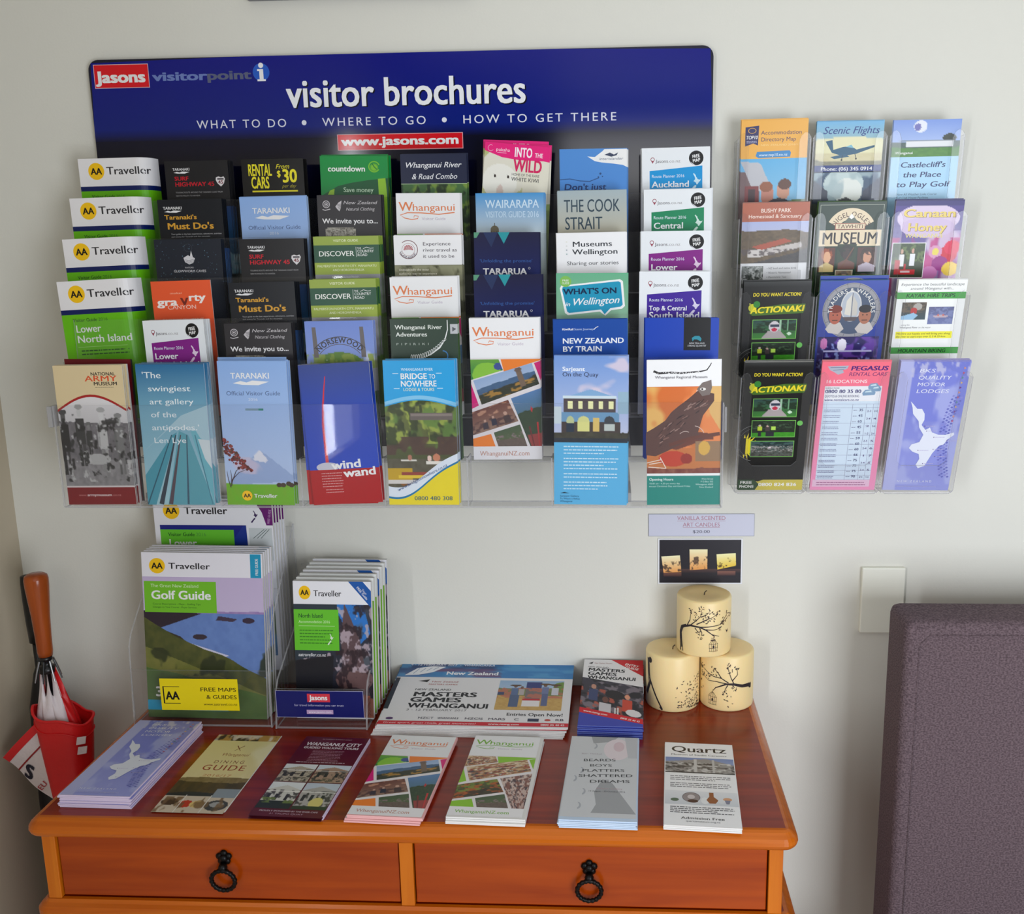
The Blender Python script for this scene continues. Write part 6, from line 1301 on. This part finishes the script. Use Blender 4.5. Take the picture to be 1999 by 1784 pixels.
me = lc.mesh('yellow_sticker', bend=lambda X, Y, z: np.column_stack([X, Y, z])); me.materials.append(M_print)
o = link('sticker', me, mh, (), 'yellow sticker with black lettering'); o.matrix_local = T(-Vector(mh.location)) @ upright(-.7325, -.1668, .8815)
lean = -math.atan2(.022, .27)
gm = c_golfmag().mesh('cover_golfmag', bend=scaled(.194/.180, .270/.262))
for i in range(5):
    M = upright(-.7640+.0012*i+(rnd.uniform(-.001, .001) if i else 0), -.1235+.0068*i, 1.0745+.0008*i, -.012, lean)
    if i == 0: g0 = magazine(M, .194, .270, .006, gm, 'front golf guide magazine with a sandy bay, in the large holder', group='golf guide magazines in the large holder')
    else: dup(g0, M, ('', 'second', 'third', 'fourth', 'rearmost')[i]+' golf guide magazine in the front step of the large holder', 'golf guide magazines in the large holder')
lm = c_lowermag().mesh('cover_lowermag', bend=scaled(.196/.186, 1.1))
for i in range(5):
    M = upright(-.7670+.0010*i, -.0665+.0098*i, 1.1425+.002*(i % 2), -.004, -math.atan2(.004, .3)*0)
    if i == 0: l0 = brochure(M, .196, .290, .006, lm, M_paper, 'front white and green visitor guide magazine in the rear step of the large holder', 'magazine', 'visitor guide magazines in the large holder', 'magazine')
    else: dup(l0, M, ('', 'second', 'third', 'fourth', 'rearmost')[i]+' visitor guide magazine standing in the rear step of the large holder', 'visitor guide magazines in the large holder')
sh_ = thing('magazine_holder', (-.478, -.09, .8), 'small clear acrylic magazine holder with a navy label, beside the large one', 'magazine holder')
SP = [(-.172, .801), (-.160, .862), (-.152, .875), (-.03, .945), (-.012, .955), (-.006, .801)]
side('side_panel', -.5505, SP, sh_); side('side_panel', -.4065, SP, sh_)
mk(sheet('front_panel', -.548, -.4065, -.1705, -.1685, .801, .868, sh_), sh_); mk(sheet('rear_panel', -.548, -.4065, -.012, -.010, .801, 1.02, sh_), sh_); mk(sheet('base', -.548, -.4065, -.1685, -.012, .801, .8035, sh_), sh_)
ns = Art(139, 45, (20, 26, 100)); ns.frame(0, 0, 139, 45, .8, (170, 170, 200)); ns.rect(50, 5, 86, 19, (216, 60, 76)); ns.text('Jasons', 68, 15.6, 8, WHT, w=28, b=3, al='c'); ns.text('for travel information you can trust', 68, 26, 3.6, (190, 190, 220), w=78, al='c'); ns.rect(48, 32, 90, 39, (190, 160, 200)); ns.text('www.jasons.com', 69, 37.2, 3.4, (240, 236, 246), w=36, b=1, al='c')
me = ns.mesh('navy_sticker'); me.materials.append(M_print)
o = link('sticker', me, sh_, (), 'navy blue sticker with a red badge'); o.matrix_local = T(-Vector(sh_.location)) @ upright(-.547, -.1709, .8655)
nm = c_northmag().mesh('cover_northmag', bend=scaled(.124/.118, .222/.180*1.0))
grn = c_greenmag().mesh('cover_greenmag', bend=scaled(.124/.118, .222/.180))
for i in range(7):
    M = upright(-.5235+.0006*i, -.1250+.0150*i, 1.0285+.0012*i, -.01, lean*.9)
    if i == 0: n0 = brochure(M, .124, .2245, .008, nm, M_paper, 'front accommodation guide with a carved post, in the small holder', 'magazine', 'accommodation guides in the small holder', 'magazine')
    else: q_ = dup(n0, M, ('', 'second', 'third', 'fourth', 'fifth', 'sixth', 'rearmost')[i]+' accommodation guide standing in the small holder', 'accommodation guides in the small holder')
    if i in (1, 2, 4, 5):
        grn.materials.clear(); grn.materials.append(M_print); q_.children[0].data = grn

# ------------------------------------------------------------------ candles
RC = .0438
def wrap(phi0):
    def f(X, Y, z):
        th = X/RC-pi/2+phi0; r = RC+z+.00005
        return np.column_stack([r*np.cos(th), r*np.sin(th), Y])
    return f
CB = (40, 30, 34)
def cpt(cx, hw, y0, k): return lambda x, y: (RC*1000*math.asin(max(-1, min(1, (x-cx)/hw))), (y-y0)/k+9*(1-math.sqrt(max(0, 1-((x-cx)/hw)**2)))*.9)
def sub_line(a, P, t, t1=None):
    a.line(P, t, CB, t1)
def leaves(a, P, n, rad, seed, sz=2.1):
    r = random.Random(seed)
    for x, y in P:
        for _ in range(n):
            an = r.random()*6.28; d = rad*math.sqrt(r.random()); lx, ly = x+d*cos(an), y+d*sin(an); b2 = r.random()*6.28; s_ = sz*(.6+.6*r.random())
            a.quad([(lx+s_*cos(b2), ly+s_*sin(b2)), (lx+.4*s_*cos(b2+1.57), ly+.4*s_*sin(b2+1.57)), (lx-s_*cos(b2), ly-s_*sin(b2)), (lx-.4*s_*cos(b2+1.57), ly-.4*s_*sin(b2+1.57))], CB)
def cage(a, x, y, w, h):
    for k in range(-2, 3): a.line([(x+k*w*.22*.9, y+h), (x+k*w*.24, y+h*.4), (x+k*w*.12, y+h*.14), (x, y)], .45, CB)
    for v in (.38, .7, .98): a.line([(x-w*.5, y+h*v), (x, y+h*v+.8), (x+w*.5, y+h*v)], .5, CB)
    a.line([(x, y), (x, y-3.5)], .5, CB); a.disc(x, y+h*.62, 1.5, CB, ry=2.6, n=10)
def bird(a, x, y, s): a.quad([(x-s, y-s), (x, y-.2*s), (x+s, y-s*1.1), (x+s*.5, y+s*.3), (x, y+s), (x-s*.5, y+s*.2)], CB)
def art_top():
    a = Art(1, 1); a.dense = True; p = cpt(586, 178, 655, 3.7)
    a.line([p(445, 968), p(440, 900), p(438, 850), p(446, 818), p(475, 803)], 8, CB, 4.4); a.line([p(440, 850), p(452, 815), p(500, 800), p(560, 806), p(600, 822), p(640, 850), p(685, 862)], 4.4, CB, .8)
    B = [[(480, 803), (498, 765), (505, 712)], [(500, 800), (540, 765), (566, 740), (572, 698)], [(540, 790), (600, 760), (640, 745), (672, 720)], [(560, 806), (620, 802), (690, 790), (748, 735)], [(690, 790), (712, 760), (735, 725)], [(600, 820), (650, 822), (690, 812)], [(566, 744), (600, 730), (620, 712)], [(560, 812), (575, 840), (570, 862)], [(530, 812), (548, 835)], [(640, 850), (655, 862), (650, 878)]]
    for b2 in B: a.line([p(*q) for q in b2], 1.8, CB, .6)
    leaves(a, [p(*b2[-1]) for b2 in B], 7, 5, 3); leaves(a, [p(600, 770), p(530, 740), p(640, 745), p(590, 740), p(715, 765)], 8, 7, 5)
    x, y = p(650, 880); cage(a, x, y, 15, 20); bird(a, *p(733, 832), 3)
    return a
def art_left():
    a = Art(1, 1); a.dense = True; p = cpt(371, 178, 1012, 3.55)
    a.line([p(212, 1030), p(214, 1060), p(216, 1120), p(222, 1180), p(204, 1250)], 6, CB, 7); a.disc(*p(225, 1040), 4.2, CB, ry=5); a.line([p(222, 1150), p(240, 1200), p(270, 1265), p(305, 1325)], 3.4, CB, 2.4); a.line([p(290, 1312), p(306, 1330)], 3, CB)
    r = random.Random(6); P = []
    for _ in range(120):
        t = r.random(); x = 550-170*t*r.random()-8; y = 1310-210*(r.random()**2.2)*(1-.3*t); P.append(p(min(543, x), y))
    leaves(a, P, 1, .1, 8, 2.2)
    return a
def art_right():
    a = Art(1, 1); a.dense = True; p = cpt(722, 172, 1010, 3.5)
    a.line([p(872, 1190), p(862, 1178), p(820, 1180), p(770, 1168), p(720, 1168), p(680, 1185), p(655, 1196), p(640, 1215)], 7, CB, .9); a.line([p(872, 1168), p(872, 1198)], 3, CB)
    B = [[(770, 1168), (750, 1130), (735, 1090), (728, 1060)], [(735, 1160), (690, 1135), (640, 1130), (600, 1110), (566, 1080)], [(720, 1165), (660, 1158), (610, 1160), (575, 1130)], [(760, 1145), (790, 1110), (785, 1070)], [(690, 1135), (665, 1100), (640, 1080)], [(730, 1175), (715, 1200), (710, 1220)], [(760, 1172), (775, 1190)]]
    for b2 in B: a.line([p(*q) for q in b2], 1.8, CB, .6)
    leaves(a, [p(*b2[-1]) for b2 in B], 7, 5, 13); leaves(a, [p(740, 1100), p(650, 1120), p(610, 1135), p(575, 1095)], 7, 7, 15)
    leaves(a, [p(720, 1220), p(740, 1240), p(575, 1210), p(720, 1270), p(755, 1300)], 2, 5, 17); x, y = p(637, 1222); cage(a, x, y, 15, 22); bird(a, *p(565, 1168), 2.6)
    return a
def candle(x, y, z, h, art, label, phi):
    bm = bmesh.new()
    lathe(bm, [(0, 0), (RC-.002, 0), (RC-.0006, .0008), (RC, .003), (RC, h-.004), (RC-.0012, h-.0012), (RC-.004, h-.0002), (RC*.55, h-.0014), (.006, h-.003), (0, h-.0032)], 64)
    o = link('candle', bm_mesh('candle', bm), None, (M_wax,), smooth=True); o.location = (x, y, z); tag(o, label, 'candle', 'art candles stacked on the dresser')
    bm = bmesh.new(); tube(bm, [(0, 0, h-.004), (.0006, 0, h+.001), (.004, .0015, h+.0035)], .0009, 8); link('wick', bm_mesh('wick', bm), o, (mat('wick', (70, 56, 44), .9),))
    me = art.mesh('candle_print', bend=wrap(phi), step=.000004); me.materials.append(M_matte); pr = link('printed_branch', me, o); pr.location = (0, 0, h-.001); return o
candle(.0770, -.0570, .8, .0940, art_left(), 'cream pillar candle with blowing leaves, lower left of the stack of three', -.06)
candle(.1660, -.0520, .8, .0940, art_right(), 'cream pillar candle with a branch from the right, lower right of the stack', -.12)
candle(.1270, -.0560, .8943, .0930, art_top(), 'cream pillar candle with tree and birdcage, on top of the other two', -.1)

# ------------------------------------------------------------------ notices and wall plate
def notice(fn, name, x, z, w, h, aw, ah, label, rot):
    pg = page_block(w, h, .0006, M_paper); cov = fn().mesh('cover_'+name, bend=scaled(w*1000/aw, h*1000/ah))
    return brochure(upright(x, -.0018, z, rot), w, h, .0006, cov, M_paper, label, 'notice', None, name, pg)
nt = notice(c_candleplate, 'price_notice', .0385, 1.1045, .1745, .0385, 206, 40, 'pale laminated notice giving the price of the candles, taped to the wall', .004)
notice(c_candlephoto, 'photo_print', .0545, 1.0625, .1400, .0795, 150, 84, 'dark photograph of three lit candles on the wall under the price notice', .004)
wp = struct(box('trim_1', .3905, .4610, -.0095, 0, .9015, 1.0150, M_switch, None, .002))

# ------------------------------------------------------------------ upholstered chair
ch = thing('armchair', (.72, -.45, 0), 'grey-purple woven upholstered armchair standing against the wall at the right', 'chair')
def ck_(o): o.location = Vector(o.location)-Vector(ch.location); return o
def cushion(name, x0, x1, y0, y1, z0, z1, r, parent=ch, m=M_fabric):
    bm = bmesh.new(); fs = add_box(bm, x0, x1, y0, y1, z0, z1)
    bmesh.ops.bevel(bm, geom=list(bm.edges), offset=r, segments=5, profile=.5, affect='EDGES'); o = link(name, bm_mesh(name, bm), parent, (m,), smooth=True); return ck_(o)
cushion('backrest', .400, 1.05, -.215, -.125, .40, 1.0015, .014)
bm = bmesh.new(); tube(bm, [(.4205, -.2150, .42), (.4205, -.2150, .968), (.434, -.2150, .982), (1.016, -.2150, .982), (1.0315, -.2150, .968), (1.0315, -.2150, .42)], .0012, 8); ck_(link('piping', bm_mesh('piping', bm), ch, (M_fabric,), smooth=True))
cushion('seat', .41, 1.03, -.76, -.21, .27, .44, .03)
M_leg = mat('dark_wood_leg', (50, 34, 26), .4)
for x in (.44, .98):
    for y in (-.71, -.16):
        bm = bmesh.new(); lathe(bm, [(0, 0), (.014, 0), (.022, .27), (.022, .41 if y > -.2 else .28), (0, .41 if y > -.2 else .28)], 16, 0, T((x, y, 0))); ck_(link('leg', bm_mesh('leg', bm), ch, (M_leg,), smooth=True))

# ------------------------------------------------------------------ umbrellas in the corner
um = thing('umbrella', (-.925, -.13, 0), 'red and white golf umbrella with a glossy wooden handle, standing in the corner', 'umbrella')
UX, UY = -.925, -.13
def uk(o, p=None): o.location = Vector(o.location)-Vector((p or um).location); return o
tl = T((-.936, UY, 0))
bm = bmesh.new(); lathe(bm, [(0, .902), (.0105, .902), (.0115, .91), (.0120, .935), (.0135, .97), (.0160, 1.0), (.0175, 1.02), (.0178, 1.031), (.0165, 1.037), (.012, 1.040), (0, 1.041)], 32)
bmesh.ops.transform(bm, matrix=tl, verts=bm.verts); uk(link('handle', bm_mesh('handle', bm), um, (M_handle_wood,), smooth=True))
bm = bmesh.new(); lathe(bm, [(0, .01), (.004, .01), (.0048, .05), (.0048, .90), (.0095, .902), (.0095, .895), (.006, .893), (.006, .885), (.012, .884), (.012, .874), (.006, .872), (0, .872)], 20); bmesh.ops.transform(bm, matrix=tl, verts=bm.verts); uk(link('shaft', bm_mesh('shaft', bm), um, (M_black,), smooth=True))
for k in range(8):
    a = 2*pi*k/8+.2; bm = bmesh.new(); tube(bm, [(.011*cos(a), .011*sin(a), .895), (.016*cos(a), .016*sin(a), .880), (.021*cos(a), .021*sin(a), .862)], [.0016, .0013, .001], 6); bmesh.ops.transform(bm, matrix=tl, verts=bm.verts); uk(link('rib', bm_mesh('rib', bm), um, (M_steel if k % 2 else M_black,)))
# folded canopy: eight pleats, red and white in turn, drooping in long folds from the rib tips
for k in range(8):
    a0 = 2*pi*k/8+.2; bm = bmesh.new(); nz, na = 12, 8; G = []
    for i in range(nz+1):
        v = i/nz; z = .885-.15*v; R0 = .011+.013*math.sin(min(1, v*1.6)*pi/2); row = []
        for j in range(na+1):
            u = j/na; bulge = 1+.42*sin(pi*u)*sin(min(1, v*2.5)*pi/2); dz = -.040*sin(pi*u)*(1-v)
            if v < .02: dz = -.055*sin(pi*u)**.7
            ang = a0+(u*pi/4)*1.1; row.append(bm.verts.new((R0*bulge*cos(ang)+.016*v, R0*bulge*sin(ang)*.75, z+dz)))
        G.append(row)
    for i in range(nz):
        for j in range(na): bm.faces.new((G[i][j], G[i][j+1], G[i+1][j+1], G[i+1][j]))
    bmesh.ops.transform(bm, matrix=tl, verts=bm.verts); uk(link('canopy_panel', bm_mesh('canopy_panel', bm), um, (M_whitenylon if k in (4, 5, 6, 2) else M_red,), smooth=True))
# loose red outer panel hanging like a cuff with a hemmed rim
bm = bmesh.new(); nz, na = 14, 40; G = []
for i in range(nz+1):
    v = i/nz; row = []
    for j in range(na+1):
        u = j/na; ang = radians(-180+360*u); rx = (.046-.030*v**1.1)*(1+.04*sin(ang*5)); ry = rx*.72
        row.append(bm.verts.new((rx*cos(ang)+.009, ry*sin(ang)-.006, .806-.012*cos(ang)-.30*v+.004*sin(ang*4))))
    G.append(row)
for i in range(nz):
    for j in range(na): bm.faces.new((G[i][j], G[i][j+1], G[i+1][j+1], G[i+1][j]))
bmesh.ops.transform(bm, matrix=T((UX, UY, 0)), verts=bm.verts); rimv = [v.co.copy() for v in G[0]]; r2 = [v.co.copy() for v in G[1]]
bmesh.ops.remove_doubles(bm, verts=bm.verts, dist=1e-5); uk(link('outer_panel', bm_mesh('outer_panel', bm), um, (M_red,), smooth=True))
bm = bmesh.new(); tube(bm, rimv, .0022, 8); tube(bm, [(p+ (Vector((UX, UY, p.z))-p)*-.02) for p in r2], .0009, 6); uk(link('hem', bm_mesh('hem', bm), um, (M_red,), smooth=True))
def flap(X, Y, z): return np.column_stack([X*.92, Y*.9, z+.006*np.sin(X*40)+.003*np.sin(Y*60)])
FM = upright(-1.022, UY-.012, .728, pi/4)
bm = bmesh.new(); G = [[bm.verts.new((.092*j/12, -.108*i/12, .006*sin(.1*j/12*40)+.003*sin(-.12*i/12*60))) for j in range(13)] for i in range(13)]
for i in range(12):
    for j in range(12): bm.faces.new((G[i][j], G[i][j+1], G[i+1][j+1], G[i+1][j]))
o = link('loose_flap', bm_mesh('loose_flap', bm), um, (M_whitenylon,), 'white flap with a dark letter S', smooth=True); o.matrix_local = T(-Vector(um.location)) @ FM
fa2 = Art(100, 120)
for y0, y1, c in ((0, 14, (214, 30, 34)), (34, 37, (150, 24, 30))):
    for i in range(16): fa2.rect(i*6.25, y0, i*6.25+6.25, y1, c)
fa2.text('S', 1, 50, 27, (20, 20, 44), w=18, b=4, rot=-65); fa2.text('EU', 3, 92, 10, (180, 40, 50), w=24, b=1, rot=0)
me = fa2.mesh('flap_print', bend=flap, step=.00001); me.materials.append(M_matte); c = link('flap_print', me, o); c.location = (0, 0, .0006)
bm = bmesh.new()
for zt_, zb_ in ((.776, .763), (.759, .746)): prism(bm, [(UX+.045, UY-.032, zt_), (UX+.056, UY-.026, zt_-.001), (UX+.053, UY-.025, zb_-.001), (UX+.042, UY-.032, zb_)], (0, .0015, 0))
uk(link('strap', bm_mesh('strap', bm), um, (M_whitenylon,)))
um2 = thing('umbrella', (-.998, -.058, 0), 'black umbrella with a studded dark grip, behind the red and white one', 'umbrella')
bm = bmesh.new(); lathe(bm, [(0, .895), (.010, .895), (.0115, .93), (.0125, .97), (.0125, 1.0), (.0115, 1.012), (0, 1.014)], 20)
for k in range(9): lathe(bm, [(0, -.0016), (.0014, 0), (0, .0016)], 8, 1, T((.0118, -.004, .905+.011*k)))
uk(link('grip', bm_mesh('grip', bm), um2, (M_black, M_steel), smooth=True), um2); 
for o in um2.children: o.location = (0, 0, 0)
bm = bmesh.new(); lathe(bm, [(0, .01), (.004, .02), (.005, .08), (.016, .12), (.026, .6), (.022, .78), (.010, .84), (.006, .85), (.006, .895), (0, .895)], 20); o = link('canopy', bm_mesh('canopy', bm), um2, (M_black,), smooth=True)
